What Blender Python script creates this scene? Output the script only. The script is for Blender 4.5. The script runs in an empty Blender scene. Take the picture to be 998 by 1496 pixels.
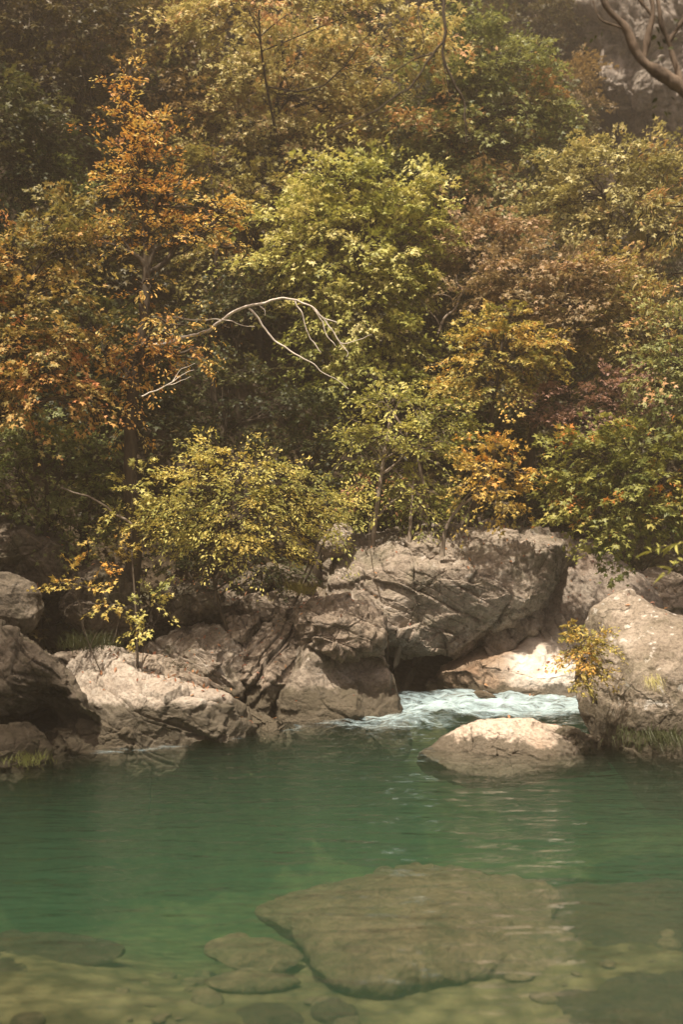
import bpy, math, random
import numpy as np
from mathutils import Vector

# ------------------------------------------------------------------ basics
CAMZ, F = 2.6, 1604.0
R = math.radians
sc = bpy.context.scene
col = sc.collection
RNG = np.random.default_rng(11)
UP = np.array([0.0, 0.0, 1.0])

def at(px, py, Y):
    return np.array([(px - 499.0) / F * Y, Y, CAMZ - (py - 748.0) / F * Y])

def nrm(v):
    v = np.asarray(v, float)
    return v / np.maximum(np.linalg.norm(v, axis=-1, keepdims=True), 1e-9)

# ------------------------------------------------------------------ noise
def _h(ix, iy, iz, seed):
    M = np.uint64(0xFFFFFFFF)
    a = (ix.astype(np.int64) * 374761393 + iy.astype(np.int64) * 668265263 +
         iz.astype(np.int64) * 2147483647 + int(seed) * 1274126177).astype(np.uint64) & M
    a = ((a ^ (a >> np.uint64(13))) * np.uint64(1274126177)) & M
    a = ((a ^ (a >> np.uint64(16))) * np.uint64(2246822519)) & M
    a = a ^ (a >> np.uint64(13))
    return a

_G = nrm(np.random.default_rng(5).normal(size=(64, 3)))

def perlin(p, seed=0):
    p = np.asarray(p, float)
    i = np.floor(p).astype(np.int64)
    f = p - i
    u = f * f * f * (f * (f * 6 - 15) + 10)
    out = 0
    for dx in (0, 1):
        for dy in (0, 1):
            for dz in (0, 1):
                g = _G[(_h(i[:, 0] + dx, i[:, 1] + dy, i[:, 2] + dz, seed) & np.uint64(63)).astype(int)]
                d = (g * (f - np.array([dx, dy, dz]))).sum(1)
                w = (u[:, 0] if dx else 1 - u[:, 0]) * (u[:, 1] if dy else 1 - u[:, 1]) * (u[:, 2] if dz else 1 - u[:, 2])
                out = out + w * d
    return out * 1.5

_ROT = np.array([[0.36, 0.48, -0.8], [-0.8, 0.6, 0.0], [0.48, 0.64, 0.6]])

def fbm(p, octv=4, seed=0, ridge=False, gain=0.5):
    p = np.asarray(p, float)
    s, a, t = 0, 1.0, 0
    for k in range(octv):
        n = perlin(p, seed + k * 17)
        if ridge:
            n = 1 - 2 * np.abs(n)
        s = s + a * n
        t += a
        a *= gain
        p = (p @ _ROT.T) * 2.03 + 11.3
    return s / t

def cells(p, seed=0):
    i = np.floor(p).astype(np.int64)
    n = len(p)
    f1 = np.full(n, 9.0); f2 = np.full(n, 9.0)
    rid = np.zeros((n, 3)); off = np.zeros((n, 3))
    for dx in (-1, 0, 1):
        for dy in (-1, 0, 1):
            for dz in (-1, 0, 1):
                c = i + np.array([dx, dy, dz])
                h = _h(c[:, 0], c[:, 1], c[:, 2], seed)
                j = np.stack([(h & np.uint64(255)), (h >> np.uint64(8)) & np.uint64(255), (h >> np.uint64(16)) & np.uint64(255)], 1).astype(float) / 255
                d = p - (c + 0.15 + 0.7 * j)
                r = np.linalg.norm(d, axis=1)
                closer = r < f1
                f2 = np.where(closer, f1, np.minimum(f2, r))
                f1 = np.where(closer, r, f1)
                rid = np.where(closer[:, None], j, rid)
                off = np.where(closer[:, None], d, off)
    return f1, f2, rid, off

# ------------------------------------------------------------------ object helpers
def tag(o, label=None, cat=None, group=None, kind=None):
    if label: o['label'] = label
    if cat: o['category'] = cat
    if group: o['group'] = group
    if kind: o['kind'] = kind
    return o

def empty(name, loc, label, cat, group=None):
    o = bpy.data.objects.new(name, None)
    o.location = loc
    o.empty_display_size = 0.2
    col.objects.link(o)
    return tag(o, label, cat, group)

def mesh_obj(name, verts, faces, mat, parent=None, smooth=True, attr=None, k=None):
    """faces: (n,3) or (n,4) int array (or list of arrays of either width)"""
    me = bpy.data.meshes.new(name)
    verts = np.asarray(verts, dtype=np.float32)
    if parent is not None:
        verts = verts - np.array(parent.location, dtype=np.float32)
    if not isinstance(faces, (list, tuple)):
        faces = [faces]
    faces = [np.asarray(f, dtype=np.int32) for f in faces if len(f)]
    loops = np.concatenate([f.ravel() for f in faces])
    sizes = np.concatenate([np.full(len(f), f.shape[1], np.int32) for f in faces])
    starts = np.concatenate([[0], np.cumsum(sizes)[:-1]]).astype(np.int32)
    me.vertices.add(len(verts)); me.vertices.foreach_set('co', verts.ravel())
    me.loops.add(len(loops)); me.loops.foreach_set('vertex_index', loops)
    me.polygons.add(len(sizes)); me.polygons.foreach_set('loop_start', starts)
    me.update(calc_edges=True)
    me.polygons.foreach_set('use_smooth', np.full(len(sizes), smooth, dtype=bool))
    if attr is not None:
        for nm, vals in attr.items():
            a = me.attributes.new(nm, 'FLOAT', 'POINT')
            a.data.foreach_set('value', np.asarray(vals, dtype=np.float32))
    if mat: me.materials.append(mat)
    me.validate()
    o = bpy.data.objects.new(name, me)
    col.objects.link(o)
    if parent is not None:
        o.parent = parent
    return o

class Tubes:
    def __init__(self): self.v, self.f, self.n = [], [], 0
    def add(self, pts, rad, sides=6):
        pts = np.asarray(pts, float)
        rad = np.broadcast_to(np.asarray(rad, float), (len(pts),))
        t = nrm(np.gradient(pts, axis=0))
        ref = np.where(np.abs(t[:, 2:3]) > 0.92, np.array([[1.0, 0, 0]]), UP[None])
        a = nrm(np.cross(t, ref)); b = np.cross(t, a)
        ang = np.arange(sides) / sides * 2 * math.pi
        ring = pts[:, None] + rad[:, None, None] * (np.cos(ang)[None, :, None] * a[:, None] + np.sin(ang)[None, :, None] * b[:, None])
        m = len(pts)
        idx = np.arange(m * sides).reshape(m, sides) + self.n
        q = np.stack([idx[:-1], np.roll(idx[:-1], -1, 1), np.roll(idx[1:], -1, 1), idx[1:]], -1).reshape(-1, 4)
        self.v.append(ring.reshape(-1, 3)); self.f.append(q); self.n += m * sides
    def build(self, name, mat, parent=None):
        return mesh_obj(name, np.concatenate(self.v), np.concatenate(self.f), mat, parent)

def curve(p0, p1, bend=0.12, n=6, rng=RNG, sag=0.0):
    p0, p1 = np.asarray(p0, float), np.asarray(p1, float)
    L = np.linalg.norm(p1 - p0)
    t = np.linspace(0, 1, n)[:, None]
    o1, o2 = rng.normal(size=3) * bend * L, rng.normal(size=3) * bend * L * 0.5
    p = p0 + (p1 - p0) * t + np.sin(t * math.pi) * o1 + np.sin(t * 2 * math.pi) * o2
    p[:, 2] += sag * L * np.sin(t[:, 0] * math.pi)
    return p

def smooth_path(pts, n=24):
    """Catmull-Rom through the points"""
    P = np.asarray(pts, float)
    P = np.concatenate([[2 * P[0] - P[1]], P, [2 * P[-1] - P[-2]]])
    out = []
    seg = len(P) - 3
    for s in np.linspace(0, seg - 1e-6, n):
        i = int(s); t = s - i
        a, b, c, d = P[i:i + 4]
        out.append(0.5 * (2 * b + (c - a) * t + (2 * a - 5 * b + 4 * c - d) * t * t + (3 * b - a - 3 * c + d) * t ** 3))
    return np.array(out)

# ------------------------------------------------------------------ materials
def newmat(name):
    m = bpy.data.materials.new(name); m.use_nodes = True
    nt = m.node_tree
    for n in list(nt.nodes): nt.nodes.remove(n)
    out = nt.nodes.new('ShaderNodeOutputMaterial')
    def N(t, **kw):
        n = nt.nodes.new(t)
        for k_, v in kw.items():
            if k_ == 'ins':
                for a, b in v.items(): n.inputs[a].default_value = b
            else: setattr(n, k_, v)
        return n
    L = nt.links.new
    return m, N, L, out

def ramp(N, stops, interp='LINEAR'):
    r = N('ShaderNodeValToRGB')
    e = r.color_ramp; e.interpolation = interp
    while len(e.elements) < len(stops): e.elements.new(0.5)
    for el, (p, c) in zip(e.elements, stops):
        el.position = p
        el.color = (*c, 1) if len(c) == 3 else c
    return r

def mixc(N, L, fac, a, b, blend='MIX'):
    m = N('ShaderNodeMix', data_type='RGBA', blend_type=blend)
    if hasattr(fac, 'links'): L(fac, m.inputs[0])
    else: m.inputs[0].default_value = fac
    for s, i in ((a, 6), (b, 7)):
        if hasattr(s, 'links'): L(s, m.inputs[i])
        else: m.inputs[i].default_value = (*s, 1)
    return m.outputs[2]

def leaf_mat(name, stops, trans=0.34, rough=0.5):
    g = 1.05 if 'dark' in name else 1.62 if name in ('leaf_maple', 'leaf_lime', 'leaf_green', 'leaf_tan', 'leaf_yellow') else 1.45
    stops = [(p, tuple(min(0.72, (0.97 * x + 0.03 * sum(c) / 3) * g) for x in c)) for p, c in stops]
    m, N, L, out = newmat(name)
    at_ = N('ShaderNodeAttribute', attribute_name='hue')
    r = ramp(N, stops); L(at_.outputs['Fac'], r.inputs[0])
    c = r.outputs[0]
    p = N('ShaderNodeBsdfPrincipled', ins={'Roughness': rough, 'Specular IOR Level': 0.35})
    L(c, p.inputs['Base Color'])
    t = N('ShaderNodeBsdfTranslucent'); 
    tc = mixc(N, L, 1.0, c, (1.0, 0.95, 0.7), 'MULTIPLY'); L(tc, t.inputs[0])
    mx = N('ShaderNodeMixShader', ins={0: trans}); L(p.outputs[0], mx.inputs[1]); L(t.outputs[0], mx.inputs[2])
    L(mx.outputs[0], out.inputs[0])
    return m

def bark_mat(name, c1, c2, scale=9.0):
    m, N, L, out = newmat(name)
    tc = N('ShaderNodeTexCoord')
    mp = N('ShaderNodeMapping', ins={'Scale': (1, 1, 0.3)}); L(tc.outputs['Object'], mp.inputs[0])
    n = N('ShaderNodeTexNoise', ins={'Scale': scale, 'Detail': 6.0, 'Roughness': 0.65}); L(mp.outputs[0], n.inputs['Vector'])
    r = ramp(N, [(0.35, c1), (0.68, c2)]); L(n.outputs[0], r.inputs[0])
    p = N('ShaderNodeBsdfPrincipled', ins={'Roughness': 0.85, 'Specular IOR Level': 0.2}); L(r.outputs[0], p.inputs['Base Color'])
    b = N('ShaderNodeBump', ins={'Strength': 0.7, 'Distance': 0.03}); L(n.outputs[0], b.inputs['Height']); L(b.outputs[0], p.inputs['Normal'])
    L(p.outputs[0], out.inputs[0])
    return m

def rock_mat(name, light, mid, dark, lichen=0.0, moss=0.0, streak=0.4, wet=0.42, scale=1.0, rust=0.0, mosscol=(0.055, 0.06, 0.018), cracks=0.6, gain=0.92, scour=None, sunlit_spot=None):
    light, mid, dark = (tuple(gain * x for x in c) for c in (light, mid, dark))
    m, N, L, out = newmat(name)
    tc = N('ShaderNodeTexCoord'); geo = N('ShaderNodeNewGeometry')
    pos = geo.outputs['Position']
    def noise(s, d=6.0, ro=0.6, vec=None, dist=0.0):
        n = N('ShaderNodeTexNoise', ins={'Scale': s * scale, 'Detail': d, 'Roughness': ro, 'Distortion': dist})
        L(vec or pos, n.inputs['Vector']); return n.outputs[0]
    n1 = noise(1.1, 5, 0.6, dist=0.6); n2 = noise(4.2, 8, 0.68); n3 = noise(22, 6, 0.7)
    base = ramp(N, [(0.30, dark), (0.47, mid), (0.66, light)]); 
    mm = N('ShaderNodeMath', operation='MULTIPLY_ADD', ins={1: 0.55}); L(n2, mm.inputs[0])
    m2 = N('ShaderNodeMath', operation='MULTIPLY', ins={1: 0.45}); L(n1, m2.inputs[0]); L(m2.outputs[0], mm.inputs[2])
    L(mm.outputs[0], base.inputs[0])
    c = base.outputs[0]
    # fine grain
    g = ramp(N, [(0.34, (0.5, 0.48, 0.46)), (0.56, (1.08, 1.07, 1.06))]); L(n3, g.inputs[0])
    c = mixc(N, L, 0.9, c, g.outputs[0], 'MULTIPLY')
    # water streaks running down the faces
    mp = N('ShaderNodeMapping', ins={'Scale': (3.4, 3.4, 0.5)}); L(pos, mp.inputs[0])
    st = noise(1.0, 5, 0.6, vec=mp.outputs[0], dist=0.9)
    sr = ramp(N, [(0.46, (0, 0, 0)), (0.66, (1, 1, 1))]); L(st, sr.inputs[0])
    sp2 = N('ShaderNodeSeparateXYZ'); L(geo.outputs['True Normal'], sp2.inputs[0])
    steep = N('ShaderNodeMapRange', ins={1: 0.1, 2: 0.7, 3: streak, 4: streak * 0.25}); L(sp2.outputs[2], steep.inputs[0])
    sf = N('ShaderNodeMath', operation='MULTIPLY'); L(sr.outputs[0], sf.inputs[0]); L(steep.outputs[0], sf.inputs[1])
    c = mixc(N, L, sf.outputs[0], c, tuple(0.42 * x for x in dark))
    if rust:
        rn = noise(1.7, 4, 0.6, dist=0.5); rr = ramp(N, [(0.5, (0, 0, 0)), (0.7, (1, 1, 1))]); L(rn, rr.inputs[0])
        rf = N('ShaderNodeMath', operation='MULTIPLY', ins={1: rust}); L(rr.outputs[0], rf.inputs[0])
        c = mixc(N, L, rf.outputs[0], c, (0.30, 0.15, 0.07))
    # thin cracks
    vo = N('ShaderNodeTexVoronoi', feature='DISTANCE_TO_EDGE', ins={'Scale': 1.5 * scale})
    wn = N('ShaderNodeTexNoise', ins={'Scale': 2.6 * scale, 'Detail': 5.0}); L(pos, wn.inputs['Vector'])
    wm = N('ShaderNodeMix', data_type='VECTOR', ins={0: 0.42}); L(pos, wm.inputs[4]); L(wn.outputs[1], wm.inputs[5]); L(wm.outputs[1], vo.inputs['Vector'])
    cr = ramp(N, [(0.0, (1, 1, 1)), (0.022, (0, 0, 0))]); L(vo.outputs[0], cr.inputs[0])
    ck = ramp(N, [(0.5, (0, 0, 0)), (0.58, (1, 1, 1))]); L(n1, ck.inputs[0])
    cm = N('ShaderNodeMath', operation='MULTIPLY'); L(cr.outputs[0], cm.inputs[0]); L(ck.outputs[0], cm.inputs[1])
    cf = N('ShaderNodeMath', operation='MULTIPLY', ins={1: cracks}); L(cm.outputs[0], cf.inputs[0])
    c = mixc(N, L, cf.outputs[0], c, (0.05, 0.04, 0.03))
    if lichen:
        ln = noise(7.5, 5, 0.62, dist=0.3); lr = ramp(N, [(0.60, (0, 0, 0)), (0.645, (1, 1, 1))]); L(ln, lr.inputs[0])
        lf = N('ShaderNodeMath', operation='MULTIPLY', ins={1: lichen}); L(lr.outputs[0], lf.inputs[0])
        c = mixc(N, L, lf.outputs[0], c, (0.62, 0.58, 0.53))
    if moss:
        mn = noise(2.3, 7, 0.7); mr = ramp(N, [(0.5, (0, 0, 0)), (0.62, (1, 1, 1))]); L(mn, mr.inputs[0])
        mf = N('ShaderNodeMath', operation='MULTIPLY', ins={1: moss}); L(mr.outputs[0], mf.inputs[0])
        c = mixc(N, L, mf.outputs[0], c, mosscol)
    if scour:
        sz = N('ShaderNodeSeparateXYZ'); L(pos, sz.inputs[0])
        sa = N('ShaderNodeMath', operation='MULTIPLY_ADD', ins={1: 1.5}); L(n1, sa.inputs[0]); L(sz.outputs[2], sa.inputs[2])
        sm = N('ShaderNodeMapRange', interpolation_type='SMOOTHSTEP', ins={1: scour + 0.75 - 0.7, 2: scour + 0.75 + 0.6, 3: 1.0, 4: 0.0}); L(sa.outputs[0], sm.inputs[0])
        wv = ramp(N, [(0.3, (0.46, 0.37, 0.29)), (0.6, (0.72, 0.65, 0.57))]); L(n2, wv.inputs[0])
        c = mixc(N, L, sm.outputs[0], c, wv.outputs[0])
    if sunlit_spot:  # white patch on scoured rock, painting in the sunlight of the hollow
        ds = N('ShaderNodeVectorMath', operation='DISTANCE', ins={1: sunlit_spot[:3]}); L(pos, ds.inputs[0])
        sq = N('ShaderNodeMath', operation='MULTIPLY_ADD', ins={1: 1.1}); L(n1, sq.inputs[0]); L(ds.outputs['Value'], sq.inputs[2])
        sv = N('ShaderNodeMapRange', interpolation_type='SMOOTHSTEP', ins={1: sunlit_spot[3] * 0.35 + 0.55, 2: sunlit_spot[3] * 1.1 + 0.55, 3: 1.0, 4: 0.0}); L(sq.outputs[0], sv.inputs[0])
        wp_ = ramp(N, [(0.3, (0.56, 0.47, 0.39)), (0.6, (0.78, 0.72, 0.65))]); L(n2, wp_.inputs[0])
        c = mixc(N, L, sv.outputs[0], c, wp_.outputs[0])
    # algae band that the river leaves along the waterline
    sep = N('ShaderNodeSeparateXYZ'); L(pos, sep.inputs[0])
    ad = N('ShaderNodeMath', operation='MULTIPLY_ADD', ins={1: -0.5}); L(n2, ad.inputs[0]); L(sep.outputs[2], ad.inputs[2])
    wr = N('ShaderNodeMapRange', ins={1: wet - 0.27, 2: wet - 0.2, 3: 0.88, 4: 0.0}); L(ad.outputs[0], wr.inputs[0])
    c = mixc(N, L, wr.outputs[0], c, (0.075, 0.062, 0.04))
    p = N('ShaderNodeBsdfPrincipled', ins={'Roughness': 0.78, 'Specular IOR Level': 0.3})
    L(c, p.inputs['Base Color'])
    b1 = N('ShaderNodeBump', ins={'Strength': 0.9, 'Distance': 0.09}); L(n2, b1.inputs['Height'])
    b2 = N('ShaderNodeBump', ins={'Strength': 0.8, 'Distance': 0.025}); L(n3, b2.inputs['Height']); L(b1.outputs[0], b2.inputs['Normal'])
    b3 = N('ShaderNodeBump', invert=True, ins={'Strength': cracks, 'Distance': 0.04}); L(cm.outputs[0], b3.inputs['Height']); L(b2.outputs[0], b3.inputs['Normal'])
    L(b3.outputs[0], p.inputs['Normal'])
    L(p.outputs[0], out.inputs[0])
    return m

ROCK = {
 'grey':  rock_mat('limestone_grey', (0.46, 0.40, 0.335), (0.31, 0.26, 0.21), (0.15, 0.12, 0.09), lichen=0.35, moss=0.4, streak=0.45),
 'wall':  rock_mat('limestone_stained', (0.44, 0.37, 0.30), (0.29, 0.235, 0.185), (0.13, 0.10, 0.075), lichen=0.15, moss=0.15, streak=0.8),
 'pale':  rock_mat('limestone_pale', (0.58, 0.52, 0.45), (0.42, 0.36, 0.30), (0.21, 0.17, 0.13), lichen=0.3, moss=0.1, streak=0.2),
 'white': rock_mat('limestone_scoured', (0.82, 0.76, 0.68), (0.68, 0.60, 0.51), (0.42, 0.32, 0.24), streak=0.12, rust=0.25, wet=0.12, gain=1.0, cracks=0.1),
 'chute': rock_mat('limestone_chute', (0.50, 0.44, 0.37), (0.36, 0.30, 0.25), (0.19, 0.15, 0.12), streak=0.55, cracks=0.15, lichen=0.1, rust=0.15, wet=0.1, gain=0.72, sunlit_spot=(2.95, 15.1, 0.5, 0.8)),
 'rusty': rock_mat('limestone_rusty', (0.48, 0.38, 0.29), (0.32, 0.235, 0.165), (0.14, 0.10, 0.07), streak=0.5, rust=0.35, cracks=0.2, wet=0.2, sunlit_spot=(2.95, 15.1, 0.5, 0.8)),
 'flat':  rock_mat('limestone_midstream', (0.74, 0.64, 0.54), (0.60, 0.50, 0.41), (0.40, 0.30, 0.22), streak=0.1, lichen=0.2, rust=0.1, wet=0.12, gain=0.92, cracks=0.3),
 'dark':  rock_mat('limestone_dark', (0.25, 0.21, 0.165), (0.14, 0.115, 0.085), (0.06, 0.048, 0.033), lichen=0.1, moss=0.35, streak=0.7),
 'mossy': rock_mat('limestone_mossy', (0.40, 0.35, 0.28), (0.20, 0.17, 0.12), (0.07, 0.055, 0.035), lichen=0.35, moss=0.75, streak=0.5),
 'boulder': rock_mat('limestone_boulder', (0.45, 0.385, 0.315), (0.29, 0.24, 0.185), (0.13, 0.105, 0.075), lichen=0.8, moss=0.3, streak=0.3),
 'cliff': rock_mat('cliff_limestone', (0.33, 0.29, 0.25), (0.25, 0.215, 0.185), (0.16, 0.135, 0.11), streak=0.4, scale=0.5),
 'bed':   rock_mat('riverbed_stone', (0.25, 0.175, 0.115), (0.14, 0.095, 0.06), (0.05, 0.035, 0.022), streak=0.0, wet=-9, moss=0.35, mosscol=(0.06, 0.06, 0.025), cracks=0.0),
 'beddark': rock_mat('riverbed_stone_dark', (0.10, 0.068, 0.042), (0.055, 0.037, 0.023), (0.022, 0.016, 0.01), streak=0.0, wet=-9, moss=0.3, mosscol=(0.03, 0.03, 0.014), cracks=0.0),
}
BARK = {
 'dark': bark_mat('bark_dark', (0.035, 0.026, 0.018), (0.10, 0.078, 0.056)),
 'grey': bark_mat('bark_grey', (0.13, 0.10, 0.075), (0.30, 0.25, 0.20)),
 'bleached': bark_mat('dead_wood', (0.50, 0.44, 0.38), (0.78, 0.70, 0.62), 14),
 'warm': bark_mat('bark_warm', (0.045, 0.032, 0.022), (0.17, 0.125, 0.09), 12),
}
LEAF = {
 'orange': leaf_mat('leaf_orange', [(0.0, (0.16, 0.07, 0.03)), (0.3, (0.38, 0.18, 0.045)), (0.65, (0.56, 0.31, 0.075)), (1.0, (0.62, 0.41, 0.14))]),
 'rust':   leaf_mat('leaf_rust', [(0.0, (0.12, 0.045, 0.03)), (0.5, (0.26, 0.11, 0.06)), (1.0, (0.36, 0.2, 0.1))]),
 'ochre':  leaf_mat('leaf_ochre', [(0.0, (0.14, 0.13, 0.04)), (0.4, (0.26, 0.20, 0.06)), (0.75, (0.40, 0.24, 0.07)), (1.0, (0.48, 0.20, 0.08))]),
 'maple':  leaf_mat('leaf_maple', [(0.0, (0.085, 0.095, 0.018)), (0.45, (0.20, 0.205, 0.045)), (0.8, (0.35, 0.33, 0.10)), (1.0, (0.44, 0.40, 0.18))]),
 'green':  leaf_mat('leaf_green', [(0.0, (0.065, 0.08, 0.022)), (0.5, (0.155, 0.165, 0.055)), (0.88, (0.25, 0.245, 0.095)), (1.0, (0.36, 0.21, 0.10))]),
 'tan':    leaf_mat('leaf_tan', [(0.0, (0.15, 0.14, 0.05)), (0.5, (0.31, 0.275, 0.115)), (0.88, (0.42, 0.35, 0.17)), (1.0, (0.38, 0.22, 0.11))]),
 'brown':  leaf_mat('leaf_brown', [(0.0, (0.08, 0.055, 0.022)), (0.55, (0.17, 0.115, 0.042)), (1.0, (0.27, 0.18, 0.07))]),
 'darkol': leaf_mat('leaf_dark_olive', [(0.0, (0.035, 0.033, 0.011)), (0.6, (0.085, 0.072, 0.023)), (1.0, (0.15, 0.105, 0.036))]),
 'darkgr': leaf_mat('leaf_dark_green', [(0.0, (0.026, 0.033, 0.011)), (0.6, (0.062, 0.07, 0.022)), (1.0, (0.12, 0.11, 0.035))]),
 'pink':   leaf_mat('leaf_pink_brown', [(0.0, (0.12, 0.095, 0.045)), (0.55, (0.23, 0.17, 0.09)), (1.0, (0.32, 0.205, 0.12))]),
 'mauve':  leaf_mat('leaf_mauve', [(0.0, (0.10, 0.06, 0.045)), (0.6, (0.20, 0.12, 0.09)), (1.0, (0.28, 0.16, 0.12))]),
 'olive':  leaf_mat('leaf_olive', [(0.0, (0.09, 0.085, 0.024)), (0.55, (0.20, 0.175, 0.05)), (0.9, (0.30, 0.24, 0.08)), (1.0, (0.36, 0.2, 0.08))]),
 'gold':   leaf_mat('leaf_gold', [(0.0, (0.15, 0.15, 0.035)), (0.45, (0.33, 0.27, 0.07)), (0.85, (0.47, 0.32, 0.08)), (1.0, (0.58, 0.26, 0.05))]),
 'amber':  leaf_mat('leaf_amber', [(0.0, (0.24, 0.19, 0.05)), (0.4, (0.42, 0.30, 0.07)), (0.8, (0.52, 0.32, 0.07)), (1.0, (0.52, 0.25, 0.06))]),
 'yellow': leaf_mat('leaf_yellow', [(0.0, (0.12, 0.13, 0.035)), (0.45, (0.28, 0.27, 0.075)), (0.85, (0.44, 0.38, 0.12)), (1.0, (0.54, 0.36, 0.10))]),
 'lime':   leaf_mat('leaf_lime', [(0.0, (0.10, 0.11, 0.025)), (0.5, (0.23, 0.23, 0.055)), (1.0, (0.40, 0.36, 0.11))]),
 'bushgr': leaf_mat('leaf_bush_green', [(0.0, (0.075, 0.09, 0.02)), (0.55, (0.19, 0.19, 0.045)), (0.9, (0.30, 0.27, 0.07)), (1.0, (0.50, 0.20, 0.05))]),
}

# ------------------------------------------------------------------ ground
def yb(x):                       # waterline of the far bank
    x = np.asarray(x, float)
    return np.clip(14.6 + 0.62 * x, 11.0, 22.0) - np.clip(-4.6 - x, 0, 5) * 2.2

def ground_h(x, y):
    x = np.asarray(x, float); y = np.asarray(y, float)
    s = y - yb(x) - 0.7
    up = np.maximum(s, 0)
    hill = 1.15 * (1 - np.exp(-up / 1.6)) + np.where(up > 2, (up - 2) * 1.0, 0) + np.where(up > 7, (up - 7) * 0.32, 0)
    # bed: shallow shelf near the camera, deep pool under the far bank
    t = np.clip((y - 7.7 - 0.3 * np.sin(x * 0.9) - 0.25 * np.sin(2.3 * x + 1) - 0.3 * np.clip(x, 0, 2)) / 5.2, 0, 1); t = t * t * (3 - 2 * t)
    bed = -0.78 - 0.05 * np.sin(x * 1.3 + y) - 1.25 * t
    tb = np.clip((s + 1.6) / 1.6, 0, 1); tb = tb * tb * (3 - 2 * tb)
    bed = bed * (1 - tb) + 0.02 * tb
    hill = 26.0 - np.logaddexp(0, 26.0 - hill)
    h = np.where(s > 0, hill, bed)
    back = np.clip((-3.5 - y) / 3.0, 0, 1); back = back * back * (3 - 2 * back)
    return h * (1 - back) + (1.1 + 0.1 * np.sin(x)) * back

def build_ground():
    xs = np.concatenate([np.linspace(-56, -16, 24)[:-1], np.linspace(-16, 16, 200), np.linspace(16, 56, 24)[1:]])
    ys = np.concatenate([np.linspace(-40, -8, 16)[:-1], np.linspace(-8, 34, 250), np.linspace(34, 62, 24)[1:]])
    X, Y = np.meshgrid(xs, ys)
    Z = ground_h(X, Y)
    p = np.stack([X.ravel(), Y.ravel(), Z.ravel()], 1)
    n = fbm(p * 0.45, 4, 3) * 0.5 + fbm(p * 1.6, 4, 9) * 0.16
    land = np.clip((Y.ravel() - yb(X.ravel()) - 0.9) / 1.5, 0, 1)
    p[:, 2] += n * (0.12 + 0.88 * land)
    h, w = X.shape
    i = np.arange(h * w).reshape(h, w)
    q = np.stack([i[:-1, :-1], i[:-1, 1:], i[1:, 1:], i[1:, :-1]], -1).reshape(-1, 4)
    m, N, L, out = newmat('ground_soil')
    geo = N('ShaderNodeNewGeometry'); pos = geo.outputs['Position']
    n1 = N('ShaderNodeTexNoise', ins={'Scale': 1.6, 'Detail': 8.0, 'Roughness': 0.7}); L(pos, n1.inputs['Vector'])
    n2 = N('ShaderNodeTexNoise', ins={'Scale': 14.0, 'Detail': 8.0, 'Roughness': 0.75}); L(pos, n2.inputs['Vector'])
    soil = ramp(N, [(0.3, (0.03, 0.022, 0.014)), (0.5, (0.075, 0.055, 0.034)), (0.7, (0.15, 0.11, 0.07))]); L(n2.outputs[0], soil.inputs[0])
    # river bed gravel
    vo = N('ShaderNodeTexVoronoi', ins={'Scale': 5.5, 'Randomness': 1.0}); 
    wm = N('ShaderNodeMix', data_type='VECTOR', ins={0: 0.15}); L(pos, wm.inputs[4]); L(n1.outputs[1], wm.inputs[5]); L(wm.outputs[1], vo.inputs['Vector'])
    gr = ramp(N, [(0.0, (0.28, 0.22, 0.13)), (0.45, (0.205, 0.158, 0.092)), (0.75, (0.12, 0.092, 0.053))]); L(vo.outputs[0], gr.inputs[0])
    gv = ramp(N, [(0.32, (0.42, 0.39, 0.35)), (0.62, (1.1, 1.1, 1.05))]); L(n1.outputs[0], gv.inputs[0])
    gc = mixc(N, L, 1.0, gr.outputs[0], gv.outputs[0], 'MULTIPLY')
    gg = ramp(N, [(0.3, (0.75, 0.75, 0.75)), (0.7, (1.15, 1.15, 1.1))]); L(n2.outputs[0], gg.inputs[0])
    gc = mixc(N, L, 1.0, gc, gg.outputs[0], 'MULTIPLY')
    sep = N('ShaderNodeSeparateXYZ'); L(pos, sep.inputs[0])
    mr = N('ShaderNodeMapRange', ins={1: -0.1, 2: 0.12, 3: 0.0, 4: 1.0}); L(sep.outputs[2], mr.inputs[0])
    c = mixc(N, L, mr.outputs[0], gc, soil.outputs[0])
    b = N('ShaderNodeBump', ins={'Strength': 0.8, 'Distance': 0.06}); L(n2.outputs[0], b.inputs['Height'])
    pr = N('ShaderNodeBsdfPrincipled', ins={'Roughness': 0.9, 'Specular IOR Level': 0.2}); L(c, pr.inputs['Base Color']); L(b.outputs[0], pr.inputs['Normal'])
    L(pr.outputs[0], out.inputs[0])
    tag(mesh_obj('ground', p, q, m), kind='structure')

build_ground()

# ------------------------------------------------------------------ water
def wave(x, y):
    p = np.stack([x * 0.55, y * 1.9, np.zeros_like(x)], 1)
    far = np.clip((y - 8.0) / 5.0, 0, 1)
    near = np.clip((13.2 - y) / 2.5, 0, 1)
    w = 0.016 * fbm(p, 3, 21) + 0.010 * fbm(p * 2.7, 2, 33)
    # quicker chop where the rapid runs in
    r = np.exp(-(((x - 1.0 - 0.1 * (y - 13)) / 2.2) ** 2) - ((y - 14.0) / 1.6) ** 2)
    c = 0.07 * fbm(np.stack([x * 1.8, y * 3.0, 0 * x + 4], 1), 3, 51, ridge=True)
    w = w + 0.0065 * fbm(np.stack([x * 2.4, y * 7.5, 0 * x + 2], 1), 2, 61)
    return w * (0.45 + 0.8 * far) + r * np.maximum(c, -0.02)

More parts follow.
